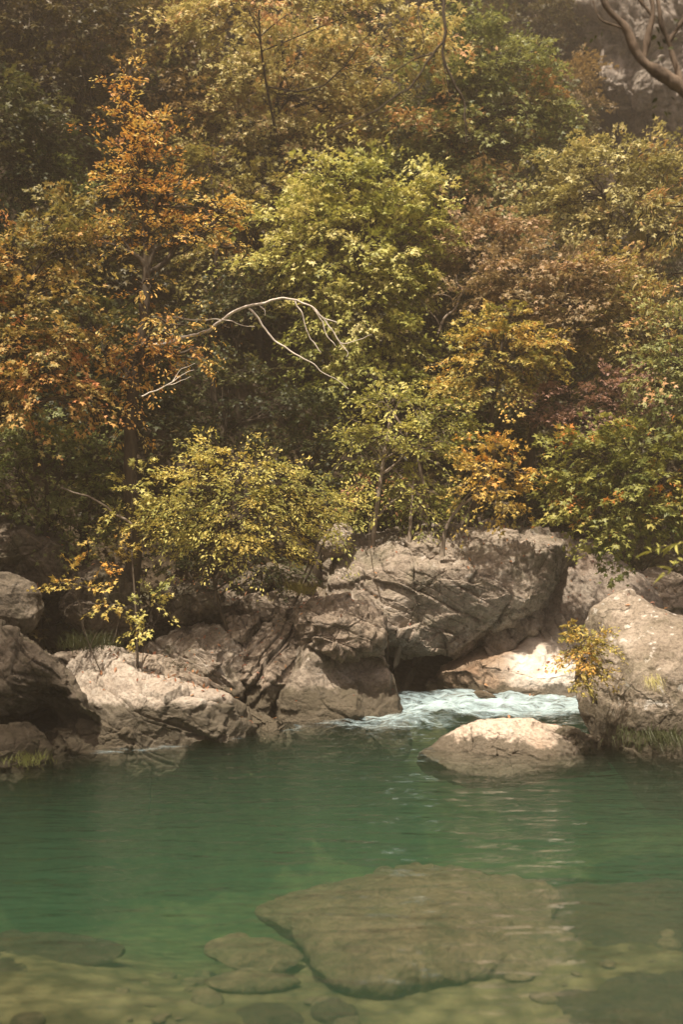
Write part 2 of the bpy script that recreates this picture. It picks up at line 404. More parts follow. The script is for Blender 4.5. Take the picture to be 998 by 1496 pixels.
def build_water():
    xs = np.concatenate([np.linspace(-40, -7, 20)[:-1], np.linspace(-7, 8, 330), np.linspace(8, 40, 20)[1:]])
    ys = np.concatenate([np.linspace(-5.5, 4, 40)[:-1], np.linspace(4, 17, 420), np.linspace(17, 24, 24)[1:]])
    X, Y = np.meshgrid(xs, ys)
    Z = wave(X.ravel(), Y.ravel())
    p = np.stack([X.ravel(), Y.ravel(), Z], 1)
    h, w = X.shape
    i = np.arange(h * w).reshape(h, w)
    q = np.stack([i[:-1, :-1], i[:-1, 1:], i[1:, 1:], i[1:, :-1]], -1).reshape(-1, 4)
    rim = np.concatenate([i[0, :], i[1:, -1], i[-1, :-1][::-1], i[1:-1, 0][::-1]])
    lo = p[rim].copy(); lo[:, 2] = -3.6
    nb = len(rim); base = len(p)
    j = np.arange(nb)
    side = np.stack([rim[j], base + j, base + (j + 1) % nb, rim[(j + 1) % nb]], 1)
    cen = base + nb
    p = np.concatenate([p, lo, [[0, 9, -3.6]]])
    bot = np.stack([base + (j + 1) % nb, base + j, np.full(nb, cen)], 1)
    m, N, L, out = newmat('river_water')
    geo = N('ShaderNodeNewGeometry')
    mp = N('ShaderNodeMapping', ins={'Scale': (1.0, 3.6, 1.0)}); L(geo.outputs['Position'], mp.inputs[0])
    n1 = N('ShaderNodeTexNoise', ins={'Scale': 1.6, 'Detail': 4.0, 'Roughness': 0.5, 'Distortion': 0.4}); L(mp.outputs[0], n1.inputs['Vector'])
    n2 = N('ShaderNodeTexNoise', ins={'Scale': 6.0, 'Detail': 3.0, 'Roughness': 0.5}); L(mp.outputs[0], n2.inputs['Vector'])
    b1 = N('ShaderNodeBump', ins={'Strength': 0.7, 'Distance': 0.075}); L(n1.outputs[0], b1.inputs['Height'])
    b2 = N('ShaderNodeBump', ins={'Strength': 0.5, 'Distance': 0.03}); L(n2.outputs[0], b2.inputs['Height']); L(b1.outputs[0], b2.inputs['Normal'])
    fr = N('ShaderNodeFresnel', ins={'IOR': 1.33}); L(b2.outputs[0], fr.inputs['Normal'])
    gl = N('ShaderNodeBsdfGlossy', ins={'Roughness': 0.04}); L(b2.outputs[0], gl.inputs['Normal'])
    tr = N('ShaderNodeBsdfTransparent')
    mx = N('ShaderNodeMixShader'); L(fr.outputs[0], mx.inputs[0]); L(tr.outputs[0], mx.inputs[1]); L(gl.outputs[0], mx.inputs[2])
    L(mx.outputs[0], out.inputs['Surface'])
    va = N('ShaderNodeVolumeAbsorption', ins={'Color': (0.46, 0.68, 0.48, 1), 'Density': 0.42})
    vs = N('ShaderNodeVolumeScatter', ins={'Color': (0.29, 0.66, 0.44, 1), 'Density': 0.105, 'Anisotropy': 0.2})
    ad = N('ShaderNodeAddShader'); L(va.outputs[0], ad.inputs[0]); L(vs.outputs[0], ad.inputs[1])
    L(ad.outputs[0], out.inputs['Volume'])
    tag(mesh_obj('water', p, [q, side, bot], m), kind='structure')

build_water()

def build_foam():
    # broken white water pouring in behind the midstream rock
    m, N, L, out = newmat('foam')
    geo = N('ShaderNodeNewGeometry')
    at_ = N('ShaderNodeAttribute', attribute_name='cover')
    mp = N('ShaderNodeMapping', ins={'Scale': (0.75, 2.4, 1.0)}); L(geo.outputs['Position'], mp.inputs[0])
    n1 = N('ShaderNodeTexNoise', ins={'Scale': 4.2, 'Detail': 7.0, 'Roughness': 0.68, 'Distortion': 1.2}); L(mp.outputs[0], n1.inputs['Vector'])
    ad = N('ShaderNodeMath', operation='ADD'); L(n1.outputs[0], ad.inputs[0]); L(at_.outputs['Fac'], ad.inputs[1])
    mr = N('ShaderNodeMapRange', ins={1: 0.84, 2: 1.3}); L(ad.outputs[0], mr.inputs[0])
    p = N('ShaderNodeBsdfPrincipled', ins={'Base Color': (0.58, 0.77, 0.84, 1), 'Roughness': 0.6, 'Subsurface Weight': 0.0})
    tl = N('ShaderNodeBsdfTranslucent', ins={'Color': (0.75, 0.85, 0.83, 1)})
    pm = N('ShaderNodeMixShader', ins={0: 0.3}); L(p.outputs[0], pm.inputs[1]); L(tl.outputs[0], pm.inputs[2])
    t = N('ShaderNodeBsdfTransparent')
    mx = N('ShaderNodeMixShader'); L(mr.outputs[0], mx.inputs[0]); L(t.outputs[0], mx.inputs[1]); L(pm.outputs[0], mx.inputs[2])
    L(mx.outputs[0], out.inputs[0])
    def sheet(x0, x1, y0, y1, nx, ny, cover, lift):
        X, Y = np.meshgrid(np.linspace(x0, x1, nx), np.linspace(y0, y1, ny))
        x, y = X.ravel(), Y.ravel()
        c = cover(x, y)
        z = wave(x, y) + 0.012 + lift(x, y, c)
        i = np.arange(nx * ny).reshape(ny, nx)
        q = np.stack([i[:-1, :-1], i[:-1, 1:], i[1:, 1:], i[1:, :-1]], -1).reshape(-1, 4)
        keep = (c > 0.02)[q].any(1)
        return np.stack([x, y, z], 1), q[keep], c
    def cov1(x, y):
        d = ((x - 1.9 - 0.25 * (y - 14)) / 2.2) ** 2 + ((y - 14.5) / 0.95) ** 2
        core = np.clip(1.35 - d, 0, 1)
        tail = 0.46 * np.clip(1 - ((x - 0.6) / 1.5) ** 2 - ((y - 13.4) / 1.0) ** 2, 0, 1)
        return np.maximum(core * 0.56, tail)
    def lift1(x, y, c):
        p = np.stack([x * 1.5, y * 3.0, 0 * x], 1)
        t = np.clip((y - 14.7) / 1.1, 0, 1); t = t * t * (3 - 2 * t)
        return np.clip(c, 0, 1) * (0.05 + 0.30 * np.maximum(fbm(p, 4, 77), -0.25)) + t * 0.14
    v, q, c = sheet(-0.8, 5.5, 12.3, 16.6, 260, 200, cov1, lift1)
    tag(mesh_obj('white_water_foam', v, q, m, attr={'cover': c}), kind='stuff')
    # flecks drifting along the left bank
    def cov2(x, y):
        e = yb(x) - y
        a = np.exp(-((e - 1.2) / 0.5) ** 2) * np.clip((0.4 - x) / 1.0, 0, 1) * np.clip((x + 4.2) / 0.6, 0, 1)
        k = fbm(np.stack([x * 1.3, y * 2.4, 0 * x], 1), 3, 99)
        return 0.37 * a * np.clip(0.5 + 1.6 * k, 0, 1)
    v, q, c = sheet(-4.2, 0.6, 9.4, 14.2, 220, 200, cov2, lambda x, y, c: 0 * x)
    tag(mesh_obj('foam_flecks', v, q, m, attr={'cover': c}), kind='stuff')

build_foam()

# ------------------------------------------------------------------ rocks
def outline_fn(pts, n):
    P = np.asarray(pts, float)
    # closed Catmull-Rom, then radial lookup from the centroid
    m = len(P); dense = []
    for i in range(m):
        a, b, c, d = P[i - 1], P[i], P[(i + 1) % m], P[(i + 2) % m]
        for t in np.linspace(0, 1, 24, endpoint=False):
            dense.append(0.5 * (2 * b + (c - a) * t * 0.8 + (0) * t) if False else
                         (2 * t ** 3 - 3 * t ** 2 + 1) * b + (t ** 3 - 2 * t ** 2 + t) * (c - a) * 0.35 + (-2 * t ** 3 + 3 * t ** 2) * c + (t ** 3 - t ** 2) * (d - b) * 0.35)
    D = np.array(dense)
    x, y = D[:, 0], D[:, 1]
    cr = x * np.roll(y, -1) - np.roll(x, -1) * y
    A = cr.sum() / 2
    c = np.array([((x + np.roll(x, -1)) * cr).sum(), ((y + np.roll(y, -1)) * cr).sum()]) / (6 * A)
    ang = np.arctan2(D[:, 1] - c[1], D[:, 0] - c[0]); r = np.hypot(D[:, 0] - c[0], D[:, 1] - c[1])
    o = np.argsort(ang)
    th = np.linspace(-math.pi, math.pi, n, endpoint=False)
    rr = np.interp(th, np.concatenate([ang[o] - 2 * math.pi, ang[o], ang[o] + 2 * math.pi]), np.tile(r[o], 3))
    return c, th, rr, abs(A)

def rock(name, label, cat, pts, Y, T, mat, Tb=None, lean=0.0, top=None, mode='v', zt=0.0, seed=0, amp=1.0,
         e=0.7, facet=1.0, strata=0.0, sdir=(0.25, 0.3, 1.0), nth=230, nph=120, group=None, skew=0.0, fine=1.0, cell=1.0, chisel=9, dents=(), grow=1.0):
    Tb = T if Tb is None else Tb
    c, th, rr, A = outline_fn(pts, nth)
    rr = rr * grow
    if grow != 1: rr = rr * (1 + 0.10 * perlin(np.stack([np.cos(th) * 2.2, np.sin(th) * 2.2, 0 * th + seed], 1), seed) + 0.04 * perlin(np.stack([np.cos(th) * 7, np.sin(th) * 7, 0 * th + seed], 1), seed))
    szw = math.sqrt(A) / F * Y if mode == 'v' else 1.0
    pf = np.linspace(0, math.pi, 6000)
    sf, kf = np.sin(pf) ** e * 0.6 * szw, np.sign(np.cos(pf)) * np.abs(np.cos(pf)) ** e
    kf = kf * np.where(kf > 0, T, 0.5 * Tb)
    arc = np.concatenate([[0], np.cumsum(np.hypot(np.diff(sf), np.diff(kf)))])
    ph = np.interp(np.linspace(0, arc[-1], nph), arc, pf)[1:-1]
    s = np.sin(ph) ** e
    k = np.sign(np.cos(ph)) * np.abs(np.cos(ph)) ** e
    S, TH = np.meshgrid(s, th, indexing='ij'); K = np.repeat(k[:, None], nth, 1); RR = np.repeat(rr[None], len(ph), 0)
    PX = c[0] + S * RR * np.cos(TH); PY = c[1] + S * RR * np.sin(TH)
    allK = np.concatenate([K.ravel(), [1, -1]]); PX = np.concatenate([PX.ravel(), [c[0]] * 2]); PY = np.concatenate([PY.ravel(), [c[1]] * 2])
    if mode == 'v':
        size = math.sqrt(A) / F * Y
        YY = Y - np.where(allK > 0, T, Tb) * allK + lean * (c[1] - PY) / F * Y + skew * (PX - c[0]) / F * Y
        v = np.stack([(PX - 499) / F * YY, YY, CAMZ - (PY - 748) / F * YY], 1)
    else:
        YY = (CAMZ - zt + 0.6 * T) * F / (PY - 748)
        x = (PX - 499) / F * YY
        tilt = lean * (YY - YY.mean()) + skew * (x - x.mean())
        v = np.stack([x, YY, zt - T + np.where(allK > 0, T, Tb) * allK + tilt], 1)
        size = math.sqrt((x.max() - x.min()) * (YY.max() - YY.min())) * 0.8
    nr = len(ph)
    idx = np.arange(nr * nth).reshape(nr, nth)
    q = np.stack([idx[:-1], idx[1:], np.roll(idx[1:], -1, 1), np.roll(idx[:-1], -1, 1)], -1).reshape(-1, 4)
    f0, f1 = nr * nth, nr * nth + 1
    t1 = np.stack([np.full(nth, f0), idx[0], np.roll(idx[0], -1)], 1)
    t2 = np.stack([np.full(nth, f1), np.roll(idx[-1], -1), idx[-1]], 1)
    o = mesh_obj(name, v, [q, t1, t2], mat)
    # make sure the faces look outwards
    me = o.data
    nv = np.empty(len(v) * 3, np.float32); me.vertices.foreach_get('normal', nv); nv = nv.reshape(-1, 3)
    if ((v - v.mean(0)) * nv).sum() < 0:
        me.flip_normals(); nv = -nv
    def disp(v, nv):
        p = v + seed * 7.31
        d = amp * size * 0.11 * fbm(p * 1.5 / size, 3, seed)
        if facet:
            wp = p * (2.0 / size) / cell + 0.16 * np.stack([fbm(p * 2 / size, 3, seed + k) for k in (1, 2, 3)], 1)
            f1_, f2_, rid, off = cells(wp, seed)
            d = d + facet * size * (0.10 * (off * (rid * 2 - 1)).sum(1) + 0.05 * (rid[:, 0] - 0.5) - 0.014 * np.clip(1 - (f2_ - f1_) / 0.05, 0, 1))
            wp2 = wp * np.array([2.1, 2.1, 3.4]) + 5
            f1_, f2_, rid, off = cells(wp2, seed + 3)
            d = d + facet * size * (0.03 * (off * (rid * 2 - 1)).sum(1) + 0.018 * (rid[:, 0] - 0.5) - 0.006 * np.clip(1 - (f2_ - f1_) / 0.08, 0, 1))
            wp3 = p * np.array([4.2, 4.2, 6.0]) + 0.12 * np.stack([fbm(p * 3, 2, seed + k) for k in (6, 7, 8)], 1)
            f1_, f2_, rid, off = cells(wp3, seed + 6)
            d = d + min(facet, 0.5) * (0.06 * (off * (rid * 2 - 1)).sum(1) + 0.035 * (rid[:, 0] - 0.5))
        if strata:
            u = (p @ nrm(np.array(sdir))) * 3.0 + 0.5 * fbm(p * 0.8, 3, seed + 5)
            for fq, am in ((1.0, 1.0), (2.7, 0.4)):
                w_ = u * fq; fr = w_ - np.floor(w_)
                jit = np.stack([np.floor(w_) * 1.7, p[:, 0] * 0.9, p[:, 1] * 0.4], 1)
                d = d + am * strata * (0.10 * fr - 0.10 * np.clip(1 - fr / 0.10, 0, 1) + 0.07 * perlin(jit, seed))
        r1 = fbm(p * 2.2, 5, seed + 8, ridge=True, gain=0.6)
        d = d + fine * (0.02 * r1 + 0.012 * fbm(p * 8, 3, seed + 9, ridge=True) - 0.016)
        pits = fbm(p * 5.5, 3, seed + 12)
        d = d - fine * 0.05 * np.clip(pits - 0.22, 0, 0.5)
        return v + nv * d[:, None]
    # chisel big flat faces: clip the body with random planes
    if chisel:
        rg = np.random.default_rng(seed + 500)
        ctr = v.mean(0); ext = np.ptp(v, axis=0) / 2
        u = (v - ctr) / ext
        for _ in range(chisel):
            n_ = rg.normal(size=3) * np.array([1.0, 0.8, 1.0]) + np.array([0, -0.7 if mode == 'v' else 0, 0.25]); n_ /= np.linalg.norm(n_)
            sup = np.quantile(u @ n_, 0.985)
            over = u @ n_ - sup * rg.uniform(0.78, 0.92)
            u = u - np.where(over > 0, over * 0.9, 0)[:, None] * n_
        v = ctr + u * ext
    for (dx, dy, rad, dep) in dents:
        px = 499 + v[:, 0] / v[:, 1] * F; py = 748 - (v[:, 2] - CAMZ) / v[:, 1] * F
        g = np.exp(-(((px - dx) ** 2 + (py - dy) ** 2) / rad ** 2) ** 1.5) * (v[:, 1] < v[:, 1].mean())
        v = v + np.array([0, 1.0, 0.1]) * (g * dep)[:, None]
    me.vertices.foreach_set('co', v.astype(np.float32).ravel()); me.update()
    nv = np.empty(len(v) * 3, np.float32); me.vertices.foreach_get('normal', nv); nv = nv.reshape(-1, 3)
    v2 = disp(v, nv)
    me.vertices.foreach_set('co', v2.astype(np.float32).ravel())
    me.update()
    return tag(o, label, cat, group)

def rocks():
    # ---- left bank, near
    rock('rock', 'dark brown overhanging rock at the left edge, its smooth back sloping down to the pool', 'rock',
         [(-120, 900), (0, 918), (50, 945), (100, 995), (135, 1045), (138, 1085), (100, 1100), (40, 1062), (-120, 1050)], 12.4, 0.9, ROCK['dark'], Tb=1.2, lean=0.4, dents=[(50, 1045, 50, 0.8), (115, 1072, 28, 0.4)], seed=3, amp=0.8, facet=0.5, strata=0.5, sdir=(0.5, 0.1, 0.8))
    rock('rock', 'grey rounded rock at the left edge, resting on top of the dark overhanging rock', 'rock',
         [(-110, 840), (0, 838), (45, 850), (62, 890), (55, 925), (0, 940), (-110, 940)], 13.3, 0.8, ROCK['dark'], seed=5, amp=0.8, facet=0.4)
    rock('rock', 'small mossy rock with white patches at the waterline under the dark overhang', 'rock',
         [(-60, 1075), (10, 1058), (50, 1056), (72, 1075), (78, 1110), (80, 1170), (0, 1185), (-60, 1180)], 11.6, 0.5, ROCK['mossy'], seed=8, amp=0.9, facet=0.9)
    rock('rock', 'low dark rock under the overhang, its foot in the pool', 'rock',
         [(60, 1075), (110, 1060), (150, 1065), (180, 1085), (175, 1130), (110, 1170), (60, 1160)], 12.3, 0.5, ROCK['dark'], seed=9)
    # ---- left slabs
    rock('rock_slab', 'long pale limestone slab with mossy stains along the waterline, left of the tilted blocks', 'rock slab',
         [(80, 975), (130, 950), (190, 965), (250, 985), (320, 1015), (362, 1040), (372, 1065), (345, 1085), (290, 1092), (250, 1130), (150, 1140), (110, 1090), (85, 1030)], 13.0, 0.85, ROCK['pale'], lean=0.9, seed=12, amp=0.6, strata=0.4, sdir=(0.45, 0.1, 0.9), facet=0.6)
    rock('rock_slab', 'thin brown slab lying along the top of the pale waterline slab', 'rock slab',
         [(70, 940), (130, 950), (210, 965), (280, 990), (350, 1015), (345, 1045), (270, 1030), (180, 1000), (80, 985)], 13.9, 0.7, ROCK['wall'], lean=0.8, seed=13, amp=0.5, strata=0.8, sdir=(0.45, 0.1, 0.9), facet=0.6)
    rock('rock', 'low brown rock at the waterline between pale slab and dark overhang', 'rock',
         [(100, 1040), (150, 1050), (200, 1070), (225, 1085), (220, 1130), (120, 1150), (90, 1100)], 12.4, 0.4, ROCK['wall'], seed=14, amp=0.7)
    rock('rock', 'broad grey-brown block with a sloping front behind the pale waterline slab', 'rock',
         [(210, 960), (245, 925), (300, 915), (350, 925), (366, 960), (355, 1010), (330, 1030), (270, 1015)], 14.2, 0.6, ROCK['grey'], lean=0.7, seed=17, amp=0.6, strata=0.4, sdir=(0.5, 0.1, 0.8), facet=0.7)
    rock('rock', 'tilted layered block with parallel cracks between the broad block and the round buttress', 'rock',
         [(310, 905), (345, 892), (395, 910), (435, 925), (442, 960), (425, 1000), (395, 1045), (360, 1040), (350, 975), (325, 930)], 14.4, 0.65, ROCK['wall'], lean=0.6, seed=18, amp=0.5, strata=0.9, sdir=(0.75, 0.1, -0.7), facet=0.9)
    rock('rock', 'small wedge of dark rock at the waterline below the tilted layered block', 'rock',
         [(345, 1030), (375, 1040), (400, 1050), (425, 1060), (420, 1110), (360, 1110)], 13.4, 0.4, ROCK['wall'], seed=19)
    rock('rock', 'grey lump of rock on the ledge above the tilted layered block', 'rock',
         [(330, 880), (370, 865), (430, 862), (470, 880), (440, 920), (390, 915), (345, 905)], 14.9, 0.6, ROCK['wall'], lean=0.4, seed=20, amp=0.7)
    # ---- middle: round buttress and the massif with the cave
    rock('rock', 'round brown rock buttress with a dark stain, standing in the water left of the cave', 'rock',
         [(400, 1060), (408, 1010), (430, 960), (455, 925), (500, 930), (550, 950), (572, 985), (585, 1040), (588, 1110), (400, 1120)], 14.1, 0.75, ROCK['grey'], seed=23, amp=0.75, facet=0.4, lean=0.15, dents=[(515, 985, 42, 0.4)])
    rock('rock', 'brown overhanging rock shelf capping the round buttress', 'rock',
         [(428, 895), (480, 875), (540, 890), (562, 915), (562, 945), (520, 962), (470, 950), (430, 935)], 14.2, 0.75, ROCK['wall'], seed=24, amp=0.7, strata=0.4)
    rock('rock_outcrop', 'big grey limestone outcrop with furrowed top, overhanging the cave mouth above the rapid', 'rock',
         [(422, 880), (450, 815), (500, 790), (560, 782), (620, 774), (700, 764), (780, 768), (822, 782), (815, 830), (795, 890), (770, 930), (730, 958), (680, 966), (620, 962), (575, 958), (552, 935), (500, 912)], 16.0, 0.95, ROCK['grey'], Tb=1.5, lean=0.62, seed=27, amp=0.7, strata=0.3, sdir=(0.5, -0.2, 0.85), facet=0.42, cell=0.6, nth=440, nph=300, e=0.62, chisel=9, dents=[(640, 925, 60, 0.3), (715, 910, 50, 0.2)])
    rock('rock_shelf', 'low continuous bedrock shelf joining the slabs of the left bank, behind the pale waterline slab', 'rock',
         [(60, 960), (130, 915), (230, 895), (330, 870), (430, 870), (520, 890), (560, 960), (570, 1100), (300, 1100), (120, 1090), (70, 1020)], 15.0, 0.8, ROCK['wall'], Tb=1.2, lean=0.8, seed=26, amp=0.6, strata=0.8, sdir=(0.5, 0.1, 0.85), facet=0.4, cell=0.5, nth=400, nph=220, e=0.6, chisel=8)
    rock('rock', 'rounded boulder-like knob at the top left end of the limestone outcrop beside the yellow bush', 'rock',
         [(470, 790), (490, 765), (512, 768), (518, 790), (505, 812), (475, 812)], 15.6, 0.35, ROCK['grey'], seed=28, facet=0.5)
    rock('rock', 'grey hump on the crest of the outcrop just left of the orange sapling', 'rock',
         [(580, 800), (595, 780), (630, 778), (660, 795), (655, 825), (600, 830)], 15.9, 0.5, ROCK['grey'], seed=29, facet=0.6)
    rock('rock_wall', 'dark streaked rock face right of the outcrop, leaning back under the trees', 'rock',
         [(655, 790), (690, 762), (760, 760), (830, 772), (838, 810), (815, 845), (800, 900), (780, 950), (740, 990), (700, 960), (690, 880)], 16.9, 0.9, ROCK['wall'], Tb=1.4, lean=0.75, seed=31, amp=0.8, strata=0.35, sdir=(0.8, 0, 0.6), facet=0.5, nth=280, nph=150)
    rock('rock_wall', 'lower rust-stained rock face with a sunlit white patch painted over scoured rock above the rapid, right of the cave', 'rock',
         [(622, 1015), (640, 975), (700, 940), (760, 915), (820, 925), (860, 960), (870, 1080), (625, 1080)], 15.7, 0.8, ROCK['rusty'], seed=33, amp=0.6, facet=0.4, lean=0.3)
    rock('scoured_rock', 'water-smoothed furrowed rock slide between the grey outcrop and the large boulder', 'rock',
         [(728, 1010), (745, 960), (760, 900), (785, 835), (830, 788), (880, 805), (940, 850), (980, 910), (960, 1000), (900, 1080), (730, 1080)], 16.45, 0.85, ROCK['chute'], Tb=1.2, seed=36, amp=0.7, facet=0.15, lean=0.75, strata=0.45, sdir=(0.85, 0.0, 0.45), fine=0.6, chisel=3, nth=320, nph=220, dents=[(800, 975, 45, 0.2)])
    rock('rock_slab', 'brown ledge strewn with fallen leaves behind the large boulder at the right edge', 'rock slab',
         [(840, 830), (900, 815), (1000, 835), (1120, 850), (1120, 930), (1000, 920), (900, 900)], 17.7, 0.9, ROCK['wall'], seed=38, amp=0.9, lean=1.0, facet=0.6)
    # ---- right boulder, midstream rocks
    rock('boulder', 'large lichen-spotted boulder standing in the water at the right edge', 'boulder',
         [(838, 1010), (846, 955), (864, 892), (900, 868), (935, 866), (985, 892), (1060, 905), (1130, 950), (1140, 1060), (1120, 1190), (960, 1190), (905, 1120), (872, 1085), (848, 1050)], 12.75, 1.05, ROCK['boulder'], Tb=1.1, seed=41, amp=0.5, facet=0.2, nth=340, nph=220, e=0.72, lean=0.15, chisel=3)
    rock('midstream_rock', 'low flat-topped pale sunlit rock in midstream in front of the rapid', 'rock',
         [(608, 1108), (635, 1086), (672, 1062), (720, 1053), (780, 1054), (825, 1066), (850, 1085), (855, 1125), (740, 1150), (610, 1140)], 12.35, 0.62, ROCK['flat'], seed=43, amp=0.5, facet=0.35, lean=0.5, nth=300, nph=180, e=0.55, chisel=4)
    rock('midstream_rock', 'small brown rock between the flat midstream rock and the large boulder', 'rock',
         [(800, 1085), (822, 1064), (850, 1070), (885, 1085), (890, 1120), (810, 1130)], 12.3, 0.4, ROCK['boulder'], seed=44, amp=0.8)
    # ---- dark shaded rocks up the left bank
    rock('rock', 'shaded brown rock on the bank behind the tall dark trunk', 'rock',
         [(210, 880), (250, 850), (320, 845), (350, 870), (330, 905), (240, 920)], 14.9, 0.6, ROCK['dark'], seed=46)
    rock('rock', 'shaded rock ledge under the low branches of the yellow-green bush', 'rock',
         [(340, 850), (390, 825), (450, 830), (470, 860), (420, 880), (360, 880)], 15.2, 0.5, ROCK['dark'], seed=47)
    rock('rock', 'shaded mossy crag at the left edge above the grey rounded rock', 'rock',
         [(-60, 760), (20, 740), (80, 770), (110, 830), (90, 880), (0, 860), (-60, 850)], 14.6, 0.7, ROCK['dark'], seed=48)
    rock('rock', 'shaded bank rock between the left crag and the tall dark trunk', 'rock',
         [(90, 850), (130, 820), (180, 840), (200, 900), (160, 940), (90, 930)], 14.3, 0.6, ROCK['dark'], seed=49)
    # ---- submerged
    B = dict(mode='h', facet=0.12, fine=0.4, chisel=2, e=1.15, grow=1.03)
    rock('submerged_slab', 'large flat brown slab lying under the clear green water in the middle of the pool', 'submerged rock',
         [(378, 1318), (430, 1286), (520, 1270), (650, 1262), (770, 1268), (818, 1290), (805, 1325), (845, 1362), (895, 1385), (780, 1405), (680, 1408), (560, 1424), (470, 1405), (430, 1350)], 0, 0.24, ROCK['bed'], zt=-0.53, lean=0.0, seed=61, amp=0.5, nth=300, nph=160, **dict(B, e=0.95, chisel=5, facet=0.25, fine=0.8))
    rock('submerged_rock', 'broad brown rock under the water at the right edge, beside the large slab', 'submerged rock',
         [(800, 1310), (880, 1290), (1010, 1290), (1100, 1340), (1080, 1420), (930, 1410), (840, 1370)], 0, 0.13, ROCK['beddark'], zt=-0.7, seed=62, amp=1.3, **B)
    rock('submerged_rock', 'dark rock filling the bottom right corner under the water', 'submerged rock',
         [(800, 1440), (900, 1420), (1020, 1430), (1080, 1500), (1000, 1560), (830, 1530)], 0, 0.13, ROCK['beddark'], zt=-0.7, seed=63, amp=1.3, **B)
    rock('submerged_rock', 'long dark rock under the shallow water at the left edge, nearest the green pool', 'submerged rock',
         [(-60, 1370), (40, 1355), (130, 1362), (190, 1378), (160, 1398), (60, 1408), (-60, 1420)], 0, 0.09, ROCK['beddark'], zt=-0.735, seed=64, amp=1.3, **B)
    rock('submerged_rock', 'second dark rock under the shallow water at the left edge, just below the long one', 'submerged rock',
         [(-60, 1415), (40, 1402), (125, 1412), (100, 1435), (20, 1450), (-60, 1455)], 0, 0.09, ROCK['beddark'], zt=-0.735, seed=65, amp=1.3, **B)
    rock('submerged_rock', 'oval brown stone on the shallow bed left of the large slab', 'submerged rock',
         [(300, 1380), (340, 1362), (400, 1366), (442, 1388), (420, 1408), (350, 1410)], 0, 0.09, ROCK['bed'], zt=-0.735, seed=66, amp=1.3, **B)
    rock('submerged_rock', 'long narrow stone on the bed below the oval brown stone', 'submerged rock',
         [(300, 1425), (360, 1415), (440, 1428), (400, 1440), (320, 1440)], 0, 0.08, ROCK['bed'], zt=-0.745, seed=69, nth=120, nph=60, **B)
    rock('submerged_rock', 'dark stone at the bottom edge, left of a rounder one', 'submerged rock',
         [(330, 1478), (370, 1465), (440, 1472), (430, 1492), (350, 1495)], 0, 0.08, ROCK['beddark'], zt=-0.745, seed=70, nth=120, nph=60, **B)
    rock('submerged_rock', 'rounder dark stone at the bottom edge in the middle of the picture', 'submerged rock',
         [(455, 1470), (480, 1455), (520, 1468), (515, 1488), (470, 1492)], 0, 0.08, ROCK['beddark'], zt=-0.745, seed=71, nth=120, nph=60, **B)

    # ---- cliff
    rock('cliff', 'pale grey cliff seen through the haze behind the gnarled branch at top right', 'cliff',
         [(800, 160), (850, 40), (860, -150), (1250, -200), (1300, 230), (1000, 250), (880, 230)], 33.0, 2.0, ROCK['cliff'], Tb=3, seed=81, amp=0.7, strata=2.0, sdir=(1, 0, 0.15))

rocks()

# ------------------------------------------------------------------ foliage
# leaf outlines in (along, across, up); fan of triangles round vertex 0
def fan(out):
    v = np.array(out, float); n = len(v)
    f = np.array([[0, i, i + 1] for i in range(1, n - 1)])
    return v, f
OVAL = fan([(0, 0, 0), (0.35, -0.24, 0.05), (0.72, -0.17, 0.02), (1.05, 0, -0.10), (0.72, 0.17, 0.02), (0.35, 0.24, 0.05)])
_m = []
for a, r in ((-2.2, 0.45), (-1.75, 0.22), (-1.15, 0.62), (-0.62, 0.30), (0.0, 0.78), (0.62, 0.30), (1.15, 0.62), (1.75, 0.22), (2.2, 0.45)):
    _m.append((0.35 + r * math.cos(a), r * math.sin(a), -0.22 * r * r))
MAPLE = fan([(0.3, 0, 0.03)] + _m)
LONG = fan([(0, 0, 0), (0.4, -0.13, 0.03), (0.8, -0.10, -0.03), (1.25, 0, -0.22), (0.8, 0.10, -0.03), (0.4, 0.13, 0.03)])
TEMPL = {'oval': OVAL, 'maple': MAPLE, 'long': LONG}

class Leaves:
    def __init__(self, kind): self.kind = kind; self.P, self.A, self.Nn, self.S, self.H = [], [], [], [], []
    def add(self, P, A, Nn, S, H):
        self.P.append(P); self.A.append(A); self.Nn.append(Nn); self.S.append(S); self.H.append(H)
    def build(self, name, mat, parent=None):
        P, A, Nn = (np.concatenate(x) for x in (self.P, self.A, self.Nn)); S, H = np.concatenate(self.S), np.concatenate(self.H)
        tv, tf = TEMPL[self.kind]
        A = nrm(A); B = nrm(np.cross(Nn, A)); Nn = np.cross(A, B)
        v = P[:, None] + S[:, None, None] * (tv[None, :, 0:1] * A[:, None] + tv[None, :, 1:2] * B[:, None] + tv[None, :, 2:3] * Nn[:, None])
        n, k = len(P), len(tv)
        f = (tf[None] + (np.arange(n) * k)[:, None, None]).reshape(-1, 3)
        return mesh_obj(name, v.reshape(-1, 3), f, mat, parent, smooth=False, attr={'hue': np.repeat(np.clip(H, 0, 1), k)})

